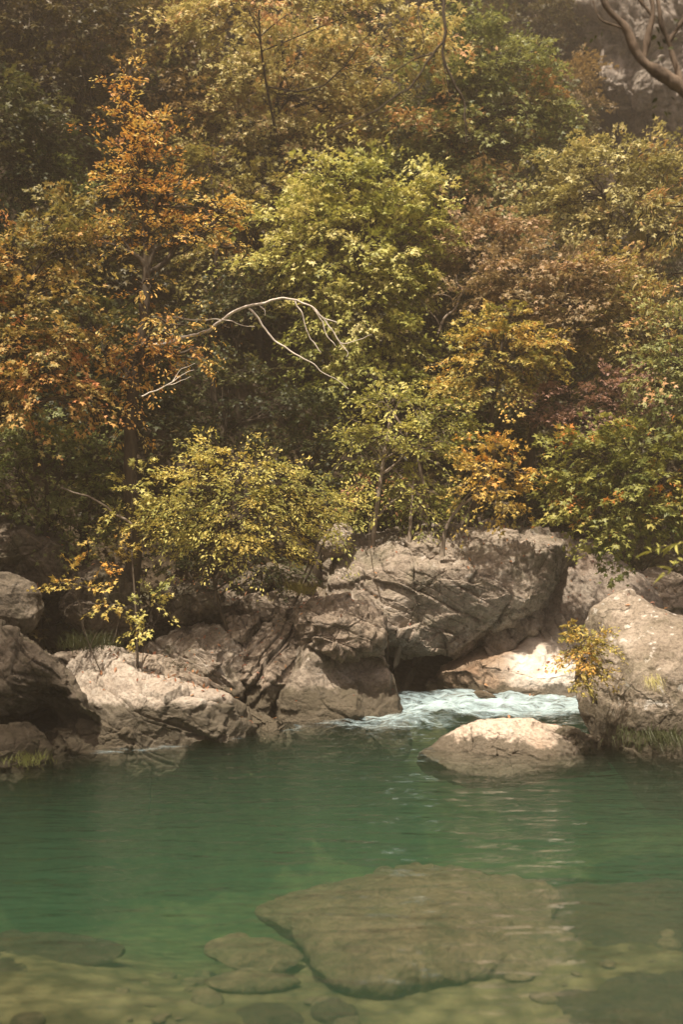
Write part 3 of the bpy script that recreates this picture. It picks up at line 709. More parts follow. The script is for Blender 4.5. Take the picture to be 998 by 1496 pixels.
def sprays(lv, tubes, origins, outward, length, n_leaf, size, hue, rng, droop=0.25, flat=0.8, twig=0.004, width=0.5, upright=0.0):
    m = len(origins)
    a = nrm(outward * np.array([1, 1, 0.45]) + rng.normal(size=(m, 3)) * 0.45 + np.array([0, 0, upright]))
    n = nrm(UP[None] * (flat + 0.35) + outward * 0.5 + rng.normal(size=(m, 3)) * 0.2)
    b = nrm(np.cross(n, a)); n = np.cross(a, b)
    L = length * np.clip(np.exp(rng.normal(size=m) * 0.38 - 0.08), 0.4, 2.0)
    t = rng.uniform(0.02, 1.0, (m, n_leaf)) ** 0.8
    w = rng.uniform(-1, 1, (m, n_leaf)) * width * np.sqrt(np.clip(1.08 - t, 0, 1)) * (0.35 + 0.9 * t)
    P = origins[:, None] + a[:, None] * (L[:, None] * t)[..., None] + b[:, None] * (L[:, None] * w)[..., None]
    P = P + n[:, None] * (rng.normal(size=(m, n_leaf)) * 0.045 * L[:, None])[..., None]
    P[..., 2] -= droop * L[:, None] * (t ** 2 + 0.6 * w ** 2)
    A = a[:, None] * 0.7 + b[:, None] * (np.sign(w) * 0.8)[..., None] + rng.normal(size=(m, n_leaf, 3)) * 0.35
    A[..., 2] -= droop * 0.9
    Nn = n[:, None] + rng.normal(size=(m, n_leaf, 3)) * 0.42
    S = size * np.clip(rng.lognormal(-0.05, 0.3, (m, n_leaf)), 0.4, 1.7)
    H = hue[:, None] + rng.normal(size=(m, n_leaf)) * 0.14
    lv.add(P.reshape(-1, 3), A.reshape(-1, 3), Nn.reshape(-1, 3), S.ravel(), H.ravel())
    if tubes is not None:
        for i in range(m):
            tt = np.linspace(0, 0.9, 4)
            p = origins[i] + a[i] * (L[i] * tt)[:, None]
            p[:, 2] -= droop * L[i] * tt ** 2
            tubes.add(p, np.linspace(twig, twig * 0.4, 4), 3)

def tree(name, label, cat, lobes, Y, leafmat, kind='maple', size=0.11, dens=15.0, n_leaf=26, length=0.5, base=None,
         trunk=None, bark='dark', r0=0.07, seed=1, depth=0.8, hue0=0.5, huev=0.16, droop=0.25, flat=0.8, group=None, limbs=True,
         width=0.5, shell=0.45, upright=0.0, Ybase=None, twigs=True, trunks=1, world=False):
    rng = np.random.default_rng(seed)
    size = size * 0.66; length = length * 1.05; n_leaf = int(n_leaf * 1.6)
    Yb = Y if Ybase is None else Ybase
    if world: lobes = [(499 + l[0] / Y * F, 748 - (l[2] - CAMZ) / Y * F, l[3] / Y * F, l[4] / Y * F, 0, 1.0, l) for l in lobes]
    cx = np.average([l[0] for l in lobes], weights=[l[2] * l[3] for l in lobes])
    C = np.array([at(l[0], l[1], Y + (l[4] if len(l) > 4 else 0)) for l in lobes])
    if world: C = np.array([l[6][:3] for l in lobes], float)
    if trunk is not None and world:
        tp = smooth_path(trunk, 30); basep = tp[0]
    elif trunk is not None:
        tp = smooth_path([at(p[0], p[1], Y + (p[2] if len(p) > 2 else 0)) for p in trunk], 30)
        tp = tp.copy(); tp[:, :2] += (np.stack([perlin(tp * 1.1, seed), perlin(tp * 1.1, seed + 5)], 1)) * 0.08
        basep = tp[0]
    else:
        bx = (base[0] if base else cx)
        x = (bx - 499) / F * Yb
        basep = np.array([x, Yb, float(ground_h(x, Yb)) - 0.15])
        top = C[np.argmax(C[:, 2])]
        tp = curve(basep, top * 0.8 + C.mean(0) * 0.2, 0.06, 20, rng)
    root = empty(name, tuple(float(q) for q in basep), label, cat, group)
    tb = Tubes(); lv = Leaves(kind)
    rad = np.linspace(r0, r0 * 0.22, len(tp)); rad[0] *= 1.35
    tb.add(tp, rad, 8)
    for q in range(trunks - 1):
        tb.add(curve(basep + rng.normal(size=3) * [0.12, 0.12, 0], C[rng.integers(len(C))], 0.1, 12, rng), np.linspace(r0 * 0.7, r0 * 0.2, 12), 6)
    for (l, c) in zip(lobes, C):
        d_ = l[4] if len(l) > 4 else 0
        s = (Y + d_) / F
        rx, rz = l[2] * s, l[3] * s
        ry = depth * max(rx, rz)
        area = math.pi * rx * rz
        m = max(4, int(2.7 * dens * area * (l[5] if len(l) > 5 else 1.0)))
        u = nrm(rng.normal(size=(m, 3)))
        u[:, 1] = np.where((u[:, 1] > 0) & (rng.random(m) < 0.45), -u[:, 1], u[:, 1])
        u[:, 2] = np.where((u[:, 2] < 0) & (rng.random(m) < 0.35), -u[:, 2], u[:, 2])
        r = shell + (1 - shell) * rng.random(m) ** 0.7
        # uneven outline: push out some directions, hold back others
        r = r * (1.0 + 0.55 * perlin(u * 1.8 + seed * 3.1 + c, seed))
        off = u * r[:, None] * np.array([rx, ry, rz])
        org = c + off * 0.82
        outw = nrm(off + (c - C.mean(0)) * 0.5 + 1e-3)
        lh = hue0 + rng.normal() * 0.13
        hue = lh + rng.normal(size=m) * huev + 0.10 * u[:, 2]
        sprays(lv, tb if twigs else None, org, outw, length, n_leaf, size, hue, rng, droop, flat, width=width, upright=upright)
        if limbs:
            k = np.argmin(np.linalg.norm((tp - c) * [1, 1, 1.0] + [0, 0, 0.5], axis=1))
            k = min(max(k, 3), len(tp) - 1)
            lp = curve(tp[k], c, 0.10, 8, rng, sag=0.06)
            rl = min(rad[k] * 0.7, 0.045)
            tb.add(lp, np.linspace(rl, rl * 0.45, 8), 6)
            for i in rng.permutation(m)[: max(3, m // 2)]:
                j = rng.integers(3, 8)
                tb.add(curve(lp[j], org[i], 0.10, 5, rng), np.linspace(rl * 0.45, 0.004, 5), 4)
    tb.build('trunk', BARK[bark], root)
    lv.build('crown', LEAF[leafmat], root)
    return root

def copy_tree(o, loc, rz, scale, label=None):
    c = o.copy(); col.objects.link(c)
    c.location = loc; c.rotation_euler = (0, 0, rz); c.scale = (scale, scale, scale)
    if label: c['label'] = label
    for ch in list(o.children):
        d = ch.copy(); col.objects.link(d); d.parent = c
    return c

def forest():
    # ---------- trees one can tell apart
    tree('orange_tree', 'tall slender tree with glowing orange leaves and a thin dark trunk on the left bank', 'tree',
         [(186, 125, 22, 48), (190, 190, 40, 45), (225, 205, 45, 35), (205, 245, 55, 40), (185, 275, 55, 35), (250, 290, 70, 40), (320, 310, 45, 32), (280, 345, 70, 32), (215, 340, 55, 40, 0, 0.8), (165, 345, 45, 35, 0, 0.7), (205, 420, 50, 45, 0, 0.3), (245, 475, 45, 28, 0, 0.9), (215, 520, 55, 40), (270, 515, 45, 25), (160, 500, 30, 30, 0, 0.7), (195, 560, 40, 40, 0, 0.6), (190, 640, 22, 60, 0, 0.25)],
         14.2, 'orange', 'oval', size=0.07, dens=24, n_leaf=14, length=0.25, trunk=[(196, 905), (192, 780), (190, 640), (205, 480), (215, 330), (195, 220), (188, 95)], r0=0.11, seed=2, hue0=0.62, huev=0.2, droop=0.2, depth=0.7, shell=0.25)
    tree('ochre_tree', 'ochre and olive leaved tree reaching in from the left edge beside the orange tree', 'tree',
         [(80, 320, 50, 30), (20, 375, 50, 40), (95, 365, 60, 35), (55, 430, 70, 45), (20, 500, 60, 50), (90, 500, 50, 40), (60, 560, 70, 35), (115, 580, 35, 22), (0, 580, 40, 40)],
         13.4, 'ochre', 'maple', size=0.085, dens=26, n_leaf=22, length=0.42, trunk=[(-60, 900), (-30, 700), (10, 560), (40, 430), (70, 350)], r0=0.07, seed=4, hue0=0.4, huev=0.2)
    tree('maple_tree', 'bright yellow-green maple crown in the middle of the slope above the white dead branch', 'tree',
         [(505, 270, 60, 42), (580, 290, 55, 40), (450, 330, 65, 35), (535, 340, 70, 42), (605, 345, 35, 45), (430, 385, 55, 32), (510, 400, 70, 42), (575, 410, 45, 40), (540, 460, 60, 40), (470, 450, 45, 30), (570, 505, 40, 28), (520, 510, 35, 25)],
         17.2, 'maple', 'maple', size=0.115, dens=16, n_leaf=28, length=0.55, base=(560, 0), r0=0.11, seed=6, hue0=0.6, huev=0.22, Ybase=18.4)
    tree('green_tree', 'broad muted green tree high on the slope behind the bright maple, crown in flat tiers', 'tree',
         [(680, 70, 80, 35), (740, 110, 70, 35), (640, 135, 85, 38), (720, 165, 85, 35), (780, 160, 45, 40), (620, 200, 90, 35), (700, 215, 80, 35), (770, 225, 50, 35), (620, 255, 70, 30), (690, 285, 70, 22), (745, 298, 45, 20), (640, 310, 45, 22)],
         21.0, 'green', 'maple', size=0.135, dens=12.5, n_leaf=26, length=0.62, r0=0.14, seed=8, hue0=0.52, huev=0.2, Ybase=22.3)
    tree('tan_tree', 'pale tan leaved tree at the top centre of the slope, left of the green tree', 'tree',
         [(420, 75, 90, 40), (500, 95, 70, 40), (350, 120, 70, 40), (430, 140, 90, 42), (510, 160, 60, 40), (330, 180, 60, 38), (400, 205, 80, 36), (480, 215, 70, 35), (290, 225, 50, 30), (350, 250, 55, 26)],
         21.0, 'tan', 'maple', size=0.12, dens=13, n_leaf=26, length=0.55, r0=0.12, seed=10, hue0=0.55, huev=0.22, Ybase=22.4)
    tree('brown_tree', 'brown leaved tree whose crown meets the top edge above the pale tan tree', 'tree',
         [(360, 10, 70, 35), (450, 10, 70, 32), (540, 25, 80, 40), (600, 70, 55, 40), (300, 40, 50, 40)],
         19.0, 'tan', 'maple', size=0.14, dens=10, n_leaf=22, length=0.6, r0=0.055, seed=12, hue0=0.45, huev=0.2, Ybase=21.5)
    tree('dark_olive_tree', 'dark olive-brown tree filling the top left corner', 'tree',
         [(40, 40, 80, 50), (120, 30, 70, 45), (60, 120, 80, 45), (20, 190, 60, 50), (110, 190, 50, 40)], 19.0, 'darkol', 'maple', size=0.12, dens=12, n_leaf=24, length=0.55, r0=0.12, seed=14, Ybase=20.5)
    tree('dark_olive_tree', 'dark brown thin-stemmed tree behind the tip of the orange tree', 'tree',
         [(210, 30, 70, 45), (270, 80, 60, 45), (240, 130, 60, 45), (130, 110, 50, 45), (290, 170, 50, 40)], 21.0, 'brown', 'maple', size=0.12, dens=11, n_leaf=24, length=0.55, r0=0.1, seed=15, Ybase=22.3, hue0=0.35)
    tree('dark_green_tree', 'dark green tree on the left edge between the ochre tree and the corner tree', 'tree',
         [(25, 260, 55, 35), (50, 300, 50, 30), (10, 320, 40, 35), (90, 275, 40, 28)], 17.0, 'green', 'maple', size=0.1, dens=14, n_leaf=24, length=0.5, seed=16, hue0=0.25)
    tree('olive_tree', 'olive tree filling the gap between the orange tree and the bright maple', 'tree',
         [(330, 290, 60, 30), (390, 280, 55, 30), (300, 240, 50, 28), (380, 330, 50, 30), (330, 380, 60, 35), (300, 420, 45, 30)], 18.5, 'olive', 'maple', size=0.1, dens=14, n_leaf=24, length=0.5, seed=18, hue0=0.45)
    tree('brown_olive_tree', 'wide brown-olive tree high on the right side of the slope below the cliff', 'tree',
         [(850, 240, 60, 30), (910, 235, 65, 32), (960, 270, 60, 40), (880, 285, 75, 32), (820, 305, 55, 30), (930, 320, 70, 35), (860, 335, 60, 28), (985, 340, 40, 40)],
         19.3, 'tan', 'maple', size=0.105, dens=15, n_leaf=28, length=0.5, r0=0.12, seed=20, hue0=0.35, Ybase=20.6)
    tree('pink_shrub', 'small pinkish-brown leaved tree to the right of the bright maple', 'tree',
         [(745, 335, 50, 25), (700, 345, 50, 30), (670, 370, 40, 28), (720, 380, 40, 22)], 18.0, 'pink', 'maple', size=0.1, dens=17, n_leaf=26, length=0.48, seed=22, hue0=0.6)
    tree('domed_tree', 'domed tree with reddish-brown and olive leaves on a long leaning trunk, right of centre', 'tree',
         [(760, 400, 55, 28), (820, 395, 60, 32), (770, 440, 60, 30), (840, 440, 60, 35), (730, 430, 40, 26), (800, 475, 65, 26)],
         16.9, 'pink', 'maple', size=0.095, dens=19, n_leaf=28, length=0.46, trunk=[(768, 690, 0.6), (785, 620, 0.4), (808, 540, 0.2), (825, 470), (830, 410)], bark='warm', r0=0.075, seed=24, hue0=0.5, huev=0.2)
    tree('olive_tree', 'olive-gold dome of leaves at the right behind the long leaning trunk', 'tree',
         [(880, 410, 55, 32), (910, 450, 50, 40), (870, 475, 55, 40), (920, 500, 45, 35), (860, 520, 50, 28)], 17.2, 'olive', 'maple', size=0.095, dens=18, n_leaf=28, length=0.46, seed=26, hue0=0.6, Ybase=19.6)
    tree('gold_maple', 'golden-yellow maple with orange tips in the middle right, left of the leaning trunk', 'tree',
         [(740, 470, 35, 22), (720, 500, 50, 28), (775, 505, 45, 28), (690, 535, 45, 26), (745, 535, 55, 26), (675, 570, 35, 22), (720, 575, 40, 20)], 16.2, 'gold', 'maple', size=0.085, dens=24, n_leaf=24, length=0.4, seed=28, hue0=0.36, huev=0.22, base=(720, 0))
    tree('mauve_shrub', 'mauve-red leaved shrub in the shade right of the leaning trunk', 'shrub',
         [(900, 560, 50, 24), (860, 590, 50, 24), (800, 575, 45, 22), (930, 590, 30, 20), (830, 615, 50, 18)], 16.6, 'mauve', 'maple', size=0.085, dens=20, n_leaf=24, length=0.42, seed=30, hue0=0.6, Ybase=19.3)
    tree('green_bush', 'large bright green bush with a few orange leaves overhanging the right bank', 'bush',
         [(855, 660, 40, 25), (920, 655, 55, 28), (980, 660, 40, 30), (840, 700, 38, 28), (905, 700, 60, 30), (970, 710, 50, 35), (870, 745, 50, 28), (930, 745, 55, 30), (985, 750, 30, 25), (895, 775, 38, 16)],
         15.0, 'bushgr', 'maple', size=0.105, dens=24, n_leaf=26, length=0.44, seed=32, hue0=0.5, huev=0.2, Ybase=19.2, base=(1085, 0), trunks=1)
    tree('green_tree', 'green leaved tree at the right edge directly above the overhanging green bush', 'tree',
         [(975, 480, 30, 30), (990, 525, 40, 40), (960, 560, 35, 25), (1000, 590, 45, 35), (1040, 540, 50, 60)], 15.4, 'green', 'maple', size=0.1, dens=20, n_leaf=24, length=0.45, seed=34, hue0=0.55, Ybase=17.0, base=(1110, 0))
    tree('lime_shrub', 'pale lime-green arching shrub in the centre above the outcrop crest', 'shrub',
         [(565, 590, 45, 24), (620, 605, 45, 25), (660, 635, 40, 25), (580, 635, 50, 28), (630, 660, 45, 24), (540, 650, 35, 35), (560, 690, 45, 30), (610, 710, 45, 25)], 15.9, 'lime', 'oval', size=0.085, dens=24, n_leaf=24, length=0.42, seed=36, hue0=0.5, huev=0.22, base=(570, 0), trunks=3, bark='grey')
    tree('low_shrub', 'low green shrub growing along the crest of the outcrop', 'shrub',
         [(560, 740, 45, 22), (610, 745, 45, 18), (640, 735, 30, 18), (530, 755, 30, 18)], 15.9, 'lime', 'oval', size=0.075, dens=26, n_leaf=22, length=0.34, seed=37, hue0=0.35)
    tree('orange_sapling', 'small sapling with bright orange-yellow leaves growing from the outcrop', 'sapling',
         [(722, 655, 30, 20), (705, 685, 38, 20), (745, 690, 26, 20), (690, 715, 30, 14), (735, 715, 34, 18), (745, 740, 22, 12)], 15.1, 'amber', 'maple', size=0.085, dens=30, n_leaf=15, length=0.34, trunk=[(642, 812, 0.2), (650, 775, 0.1), (668, 745), (695, 722), (722, 680)], bark='grey', r0=0.035, seed=38, hue0=0.5, huev=0.25, shell=0.2)
    tree('yellow_bush', 'wide yellow-green bush spreading over the left bank above the tilted blocks', 'bush',
         [(310, 665, 42, 20), (360, 690, 50, 24), (290, 705, 45, 26), (430, 705, 45, 26), (340, 730, 65, 30), (410, 740, 60, 30), (270, 745, 50, 26), (470, 740, 38, 24), (230, 770, 40, 20), (320, 775, 60, 22), (390, 780, 55, 20), (450, 775, 38, 20), (500, 742, 22, 14), (415, 800, 30, 14), (350, 800, 50, 14), (280, 790, 45, 16), (240, 745, 35, 22)],
         13.7, 'yellow', 'oval', size=0.06, dens=34, n_leaf=26, length=0.38, base=(370, 0), Ybase=15.0, trunks=3, seed=40, hue0=0.62, huev=0.22, r0=0.035)
    tree('yellow_sapling', 'slim sapling with yellow leaves beside the dark trunk of the orange tree', 'sapling',
         [(192, 715, 24, 26), (200, 690, 18, 16), (175, 745, 20, 14)], 13.6, 'yellow', 'maple', size=0.085, dens=26, n_leaf=14, length=0.3, seed=42, hue0=0.6, r0=0.02)
    tree('yellow_sprig', 'yellow-leaved sprig low on the shaded bank left of the dark trunk', 'plant',
         [(140, 800, 22, 12), (165, 795, 16, 10), (155, 825, 12, 10)], 13.5, 'gold', 'maple', size=0.08, dens=26, n_leaf=12, length=0.26, seed=43, hue0=0.7, r0=0.012)
    tree('yellow_sprig', 'lower yellow sprig with green leaves near the grass tuft on the left bank', 'plant',
         [(140, 862, 26, 12), (160, 878, 18, 10), (105, 850, 14, 8)], 13.0, 'gold', 'maple', size=0.08, dens=26, n_leaf=12, length=0.26, seed=44, hue0=0.6, r0=0.012)
    tree('leafy_plant', 'bright green and yellow plant at the foot of the dark trunk', 'plant',
         [(218, 890, 20, 16), (212, 920, 18, 14), (228, 870, 12, 10)], 13.1, 'yellow', 'maple', size=0.075, dens=30, n_leaf=14, length=0.26, seed=45, hue0=0.45, r0=0.012)
    tree('boulder_shrub', 'yellow shrub growing from the left flank of the large boulder', 'shrub',
         [(852, 935, 22, 18), (868, 945, 18, 18), (850, 965, 24, 18), (862, 985, 20, 15), (838, 915, 12, 8, 0, 0.6)], 11.75, 'gold', 'oval', size=0.05, dens=120, n_leaf=22, length=0.2, trunk=[(885, 985, 0.35), (872, 965, 0.15), (855, 945)], seed=46, hue0=0.42, r0=0.012, depth=0.9)
    tree('green_shrub', 'green shrub in the shade above the white dead branch base, left of centre', 'shrub',
         [(330, 455, 50, 28), (380, 430, 45, 25), (300, 480, 35, 22)], 17.2, 'darkgr', 'maple', size=0.09, dens=18, n_leaf=24, length=0.45, seed=48, hue0=0.55)
    tree('green_shrub', 'shaded green shrub hanging below the bright maple crown', 'shrub',
         [(560, 545, 55, 25), (500, 560, 45, 25), (470, 520, 40, 25)], 16.9, 'maple', 'maple', size=0.1, dens=16, n_leaf=24, length=0.5, seed=49, hue0=0.3)
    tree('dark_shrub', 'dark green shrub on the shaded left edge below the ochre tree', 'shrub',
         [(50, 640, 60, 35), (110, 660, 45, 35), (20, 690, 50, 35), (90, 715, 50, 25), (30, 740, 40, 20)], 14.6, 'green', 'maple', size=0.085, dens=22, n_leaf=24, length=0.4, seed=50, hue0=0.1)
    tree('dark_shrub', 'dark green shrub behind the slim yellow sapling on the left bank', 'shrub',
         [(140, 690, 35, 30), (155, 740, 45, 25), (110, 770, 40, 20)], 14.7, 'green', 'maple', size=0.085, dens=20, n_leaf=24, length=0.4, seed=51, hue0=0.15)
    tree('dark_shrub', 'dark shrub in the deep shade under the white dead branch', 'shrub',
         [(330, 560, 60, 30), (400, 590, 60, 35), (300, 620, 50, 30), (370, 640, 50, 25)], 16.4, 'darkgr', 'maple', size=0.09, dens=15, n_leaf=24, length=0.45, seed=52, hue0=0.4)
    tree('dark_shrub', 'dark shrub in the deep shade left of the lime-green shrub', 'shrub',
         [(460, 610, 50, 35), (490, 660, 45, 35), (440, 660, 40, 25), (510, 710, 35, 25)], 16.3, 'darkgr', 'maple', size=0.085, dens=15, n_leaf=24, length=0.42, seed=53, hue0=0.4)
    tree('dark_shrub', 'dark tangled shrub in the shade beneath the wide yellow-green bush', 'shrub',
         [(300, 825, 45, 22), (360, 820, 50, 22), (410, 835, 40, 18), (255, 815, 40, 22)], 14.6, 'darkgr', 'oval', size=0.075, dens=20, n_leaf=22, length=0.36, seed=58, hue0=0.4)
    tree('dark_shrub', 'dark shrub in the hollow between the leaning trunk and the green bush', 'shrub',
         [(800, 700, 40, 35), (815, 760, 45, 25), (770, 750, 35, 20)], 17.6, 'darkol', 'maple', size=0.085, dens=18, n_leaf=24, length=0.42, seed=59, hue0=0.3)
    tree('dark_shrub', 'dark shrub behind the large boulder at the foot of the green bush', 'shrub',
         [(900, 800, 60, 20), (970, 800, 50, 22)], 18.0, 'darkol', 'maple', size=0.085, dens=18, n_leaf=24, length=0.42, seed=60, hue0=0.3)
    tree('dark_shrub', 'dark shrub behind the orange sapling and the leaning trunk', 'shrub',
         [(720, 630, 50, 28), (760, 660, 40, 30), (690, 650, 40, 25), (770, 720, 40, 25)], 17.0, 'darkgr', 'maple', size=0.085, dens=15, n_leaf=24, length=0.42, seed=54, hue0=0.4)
    tree('russet_shrub', 'small russet plant on the crest at the right end of the yellow-green bush', 'plant',
         [(545, 715, 22, 14), (530, 735, 20, 12)], 15.6, 'rust', 'oval', size=0.06, dens=30, n_leaf=14, length=0.25, seed=55, hue0=0.7, r0=0.012)
    tree('edge_tree', 'ochre leaves of a near tree hanging down at the right edge', 'tree',
         [(985, 215, 30, 22), (970, 300, 22, 20), (992, 345, 22, 22), (985, 400, 25, 18), (1030, 300, 40, 60)], 11.5, 'olive', 'long', size=0.09, dens=22, n_leaf=16, length=0.36, seed=56, hue0=0.75, droop=0.8, Ybase=13.5, base=(1400, 0), trunk=[(1250, 1000), (1200, 700), (1130, 400), (1050, 260)], bark='dark')

    # ---------- unseen trees, added only to shade the left rocks and foreground corners
    tree('added_shade_tree', 'unseen leafy tree added beyond the left edge of the view to shade the dark rocks', 'tree',
         [(-330, 130, 190, 120), (-420, 0, 170, 120), (-290, 10, 130, 110), (-480, 200, 150, 110)], 9.4, 'ochre', 'maple', size=0.12, dens=5.5, n_leaf=22, length=0.6, trunk=[(-640, 1250), (-600, 700), (-470, 250), (-400, 60)], r0=0.14, seed=201, depth=0.9)
    tree('added_shade_tree', 'unseen leafy tree added above the near shallows to shade the foreground corners', 'tree',
         [(-3.3, 3.3, 6.5, 1.3, 0.7), (-4.5, 4.6, 6.6, 1.0, 0.6), (1.7, 3.3, 6.5, 1.1, 0.6), (2.9, 4.2, 6.6, 1.0, 0.6), (-0.8, 1.4, 6.6, 1.1, 0.6)], 6.0, 'ochre', 'maple', size=0.12, dens=7, n_leaf=22, length=0.6,
         trunk=[(-0.5, -5.4, 0.4), (-0.8, -3.5, 2.6), (-1.0, -1.2, 5.0), (-0.9, 1.2, 6.5)], r0=0.16, seed=203, depth=0.9, world=True)
    # ---------- trees of the upper slope that nothing tells apart
    protos = {}
    for k, lm in enumerate(('darkol', 'brown', 'darkgr')):
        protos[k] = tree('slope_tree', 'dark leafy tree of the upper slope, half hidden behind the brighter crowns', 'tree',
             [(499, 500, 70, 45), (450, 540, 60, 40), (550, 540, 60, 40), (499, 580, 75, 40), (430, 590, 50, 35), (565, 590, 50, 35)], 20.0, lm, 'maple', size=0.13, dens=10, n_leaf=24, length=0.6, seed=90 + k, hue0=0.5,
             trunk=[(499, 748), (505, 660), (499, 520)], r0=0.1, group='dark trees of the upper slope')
    rng = np.random.default_rng(77)
    spots = []
    for Yt in np.arange(16.8, 39, 1.75):
        half = 0.33 * Yt
        xs = np.arange(-half - 0.4, half + 0.8, 2.1) + rng.uniform(-0.5, 0.5)
        for x in xs:
            spots.append((x + rng.uniform(-0.6, 0.6), Yt + rng.uniform(-0.6, 0.6)))
    first = {0: True, 1: True, 2: True}
    for (x, y) in spots:
        z = float(ground_h(x, y)) - 0.2
        if y - float(yb(x)) < 2.6: continue
        if y < 20 and 230 < 499 + x / y * F < 560: continue
        if x > 7.5 and y > 30.5: continue
        k = int(rng.integers(3)); s = rng.uniform(0.75, 1.15)
        if first[k]:
            o = protos[k]; o.location = (x, y, z); o.rotation_euler = (0, 0, rng.uniform(0, 6.28)); first[k] = False
        else:
            copy_tree(protos[k], (x, y, z), rng.uniform(0, 6.28), s)

forest()

# ------------------------------------------------------------------ bare wood
def branches():
    def wood(name, label, cat, paths, Y, mat, r, sub=True):
        tb = Tubes()
        for (pts, a, b) in paths:
            P = smooth_path([at(p[0], p[1], Y + (p[2] if len(p) > 2 else 0)) for p in pts], max(16, 9 * len(pts)))
            P = P + 0.045 * np.stack([perlin(P * 3.1, 1), perlin(P * 3.1, 2), perlin(P * 3.1, 3)], 1) + 0.012 * np.stack([perlin(P * 9, 4), perlin(P * 9, 5), perlin(P * 9, 6)], 1)
            tb.add(P, np.linspace(a, b, len(P)) * 0.8, 7)
        o = tb.build(name, mat)
        return tag(o, label, cat)
    wood('dead_branch', 'bleached white dead branch arching out over the shaded middle of the slope', 'branch', [
        ([(190, 510, 1.2), (250, 500, 0.6), (310, 478, 0.2), (345, 452), (390, 440), (430, 437), (455, 450), (475, 466), (492, 472)], 0.035, 0.008),
        ([(240, 462, 0.3), (290, 466, 0.1), (335, 468), (352, 474), (372, 476)], 0.014, 0.006),
        ([(362, 450), (385, 476), (405, 500), (430, 518), (458, 530), (475, 548), (510, 568)], 0.02, 0.005),
        ([(430, 437), (440, 455), (446, 476), (458, 500), (470, 516)], 0.014, 0.005),
        ([(455, 450), (472, 470), (478, 490), (490, 506)], 0.013, 0.005),
        ([(470, 462), (485, 480), (500, 500), (520, 496), (545, 490)], 0.013, 0.004),
        ([(376, 444), (384, 452), (386, 462)], 0.012, 0.006),
        ([(497, 500), (508, 512), (506, 520)], 0.008, 0.004)], 14.8, BARK['bleached'], 0.02)
    wood('dead_branch', 'grey crooked dead branches between the bright maple and the golden maple', 'branch', [
        ([(640, 490), (645, 468), (665, 448), (680, 425), (692, 408), (715, 400)], 0.03, 0.008),
        ([(665, 448), (655, 432), (630, 430)], 0.014, 0.006), ([(640, 475), (630, 455), (625, 440)], 0.013, 0.006), ([(680, 425), (670, 412), (668, 400)], 0.012, 0.005)], 16.9, BARK['grey'], 0.02)
    wood('twig', 'thin bare grey twigs reaching out of the lower orange leaves', 'twig', [
        ([(205, 580), (235, 565), (262, 550), (285, 540)], 0.012, 0.004), ([(240, 562), (262, 558), (282, 552)], 0.007, 0.003), ([(250, 556), (262, 542), (285, 530)], 0.007, 0.003)], 13.7, BARK['bleached'], 0.01)
    wood('stem', 'thin grey leaning stem across the shaded left bank below the yellow sapling', 'branch', [
        ([(90, 715), (130, 728), (165, 750), (195, 770)], 0.012, 0.02)], 13.5, BARK['grey'], 0.01)
    wood('twig', 'long bare twig hanging down from the top edge right of centre', 'twig', [
        ([(652, -40), (648, 30), (649, 80), (660, 115), (680, 145), (682, 175), (681, 210)], 0.02, 0.008),
        ([(648, 60), (615, 110), (575, 145), (520, 175), (480, 190)], 0.013, 0.005),
        ([(640, 80), (600, 95), (560, 118), (540, 140)], 0.01, 0.004),
        ([(620, -40), (612, 20), (618, 60), (612, 100)], 0.01, 0.004),
        ([(650, 90), (652, 120), (656, 140)], 0.009, 0.004)], 9.0, BARK['dark'], 0.01)
    # the near gnarled tree
    root = empty('gnarled_tree', tuple(float(v) for v in at(1260, 900, 8.6)), 'gnarled bare tree leaning in at the top right corner with thick forked branches', 'tree')
    tb = Tubes()
    for (pts, a, b) in [
        ([(1260, 900), (1200, 500), (1120, 240), (1050, 170), (998, 132), (955, 105), (935, 85), (915, 45), (890, 15), (860, -40)], 0.13, 0.022),
        ([(938, 90), (945, 55), (950, 20), (945, -40)], 0.04, 0.025),
        ([(950, 30), (935, 5), (925, -30)], 0.022, 0.016),
        ([(998, 132), (985, 90), (978, 60), (962, 30), (955, -20)], 0.04, 0.02),
        ([(978, 60), (1000, 20), (1010, -30)], 0.03, 0.02),
        ([(915, 45), (880, 30), (865, 0)], 0.014, 0.008)]:
        P = smooth_path([at(p[0], p[1], 8.6) for p in pts], 14 * len(pts))
        P = P + 0.03 * np.stack([perlin(P * 3, 1), perlin(P * 3, 2), perlin(P * 3, 3)], 1)
        tb.add(P, np.linspace(a, b, len(P)) * 0.72 * (0.95 + 0.3 * perlin(P * 5, 4) + 0.2 * perlin(P * 13, 5)), 12)
    tb.build('trunk', BARK['warm'], root)
    lv = Leaves('oval'); rng = np.random.default_rng(5)
    org = np.array([at(px, py, 8.6) for px, py in ((985, 60), (975, 130), (995, 30), (940, 10), (890, 40))])
    sprays(lv, None, org, nrm(rng.normal(size=(len(org), 3))), 0.25, 7, 0.05, np.full(len(org), 0.4), rng, 0.5)
    lv.build('leaves', LEAF['darkgr'], root)
    # near leafy twig at the right edge
    root = empty('leafy_branch', tuple(float(v) for v in at(1060, 780, 9.0)), 'green leafy branch tip poking in from the right edge above the large boulder', 'branch')
    tb = Tubes(); lv = Leaves('long')
    tb.add(smooth_path([at(1060, 780, 9), at(1010, 790, 9), at(965, 800, 9)], 12), np.linspace(0.01, 0.003, 12), 5)
    tb.add(smooth_path([at(1060, 780, 9), at(1020, 810, 9), at(990, 835, 9)], 12), np.linspace(0.01, 0.003, 12), 5)
    org = np.array([at(px, py, 9) for px, py in ((1000, 792), (980, 797), (1005, 830), (1020, 812))])
    sprays(lv, None, org, np.tile(nrm(np.array([[-1.0, -0.2, -0.3]])), (4, 1)), 0.22, 9, 0.08, np.full(4, 0.6), rng, 0.5)
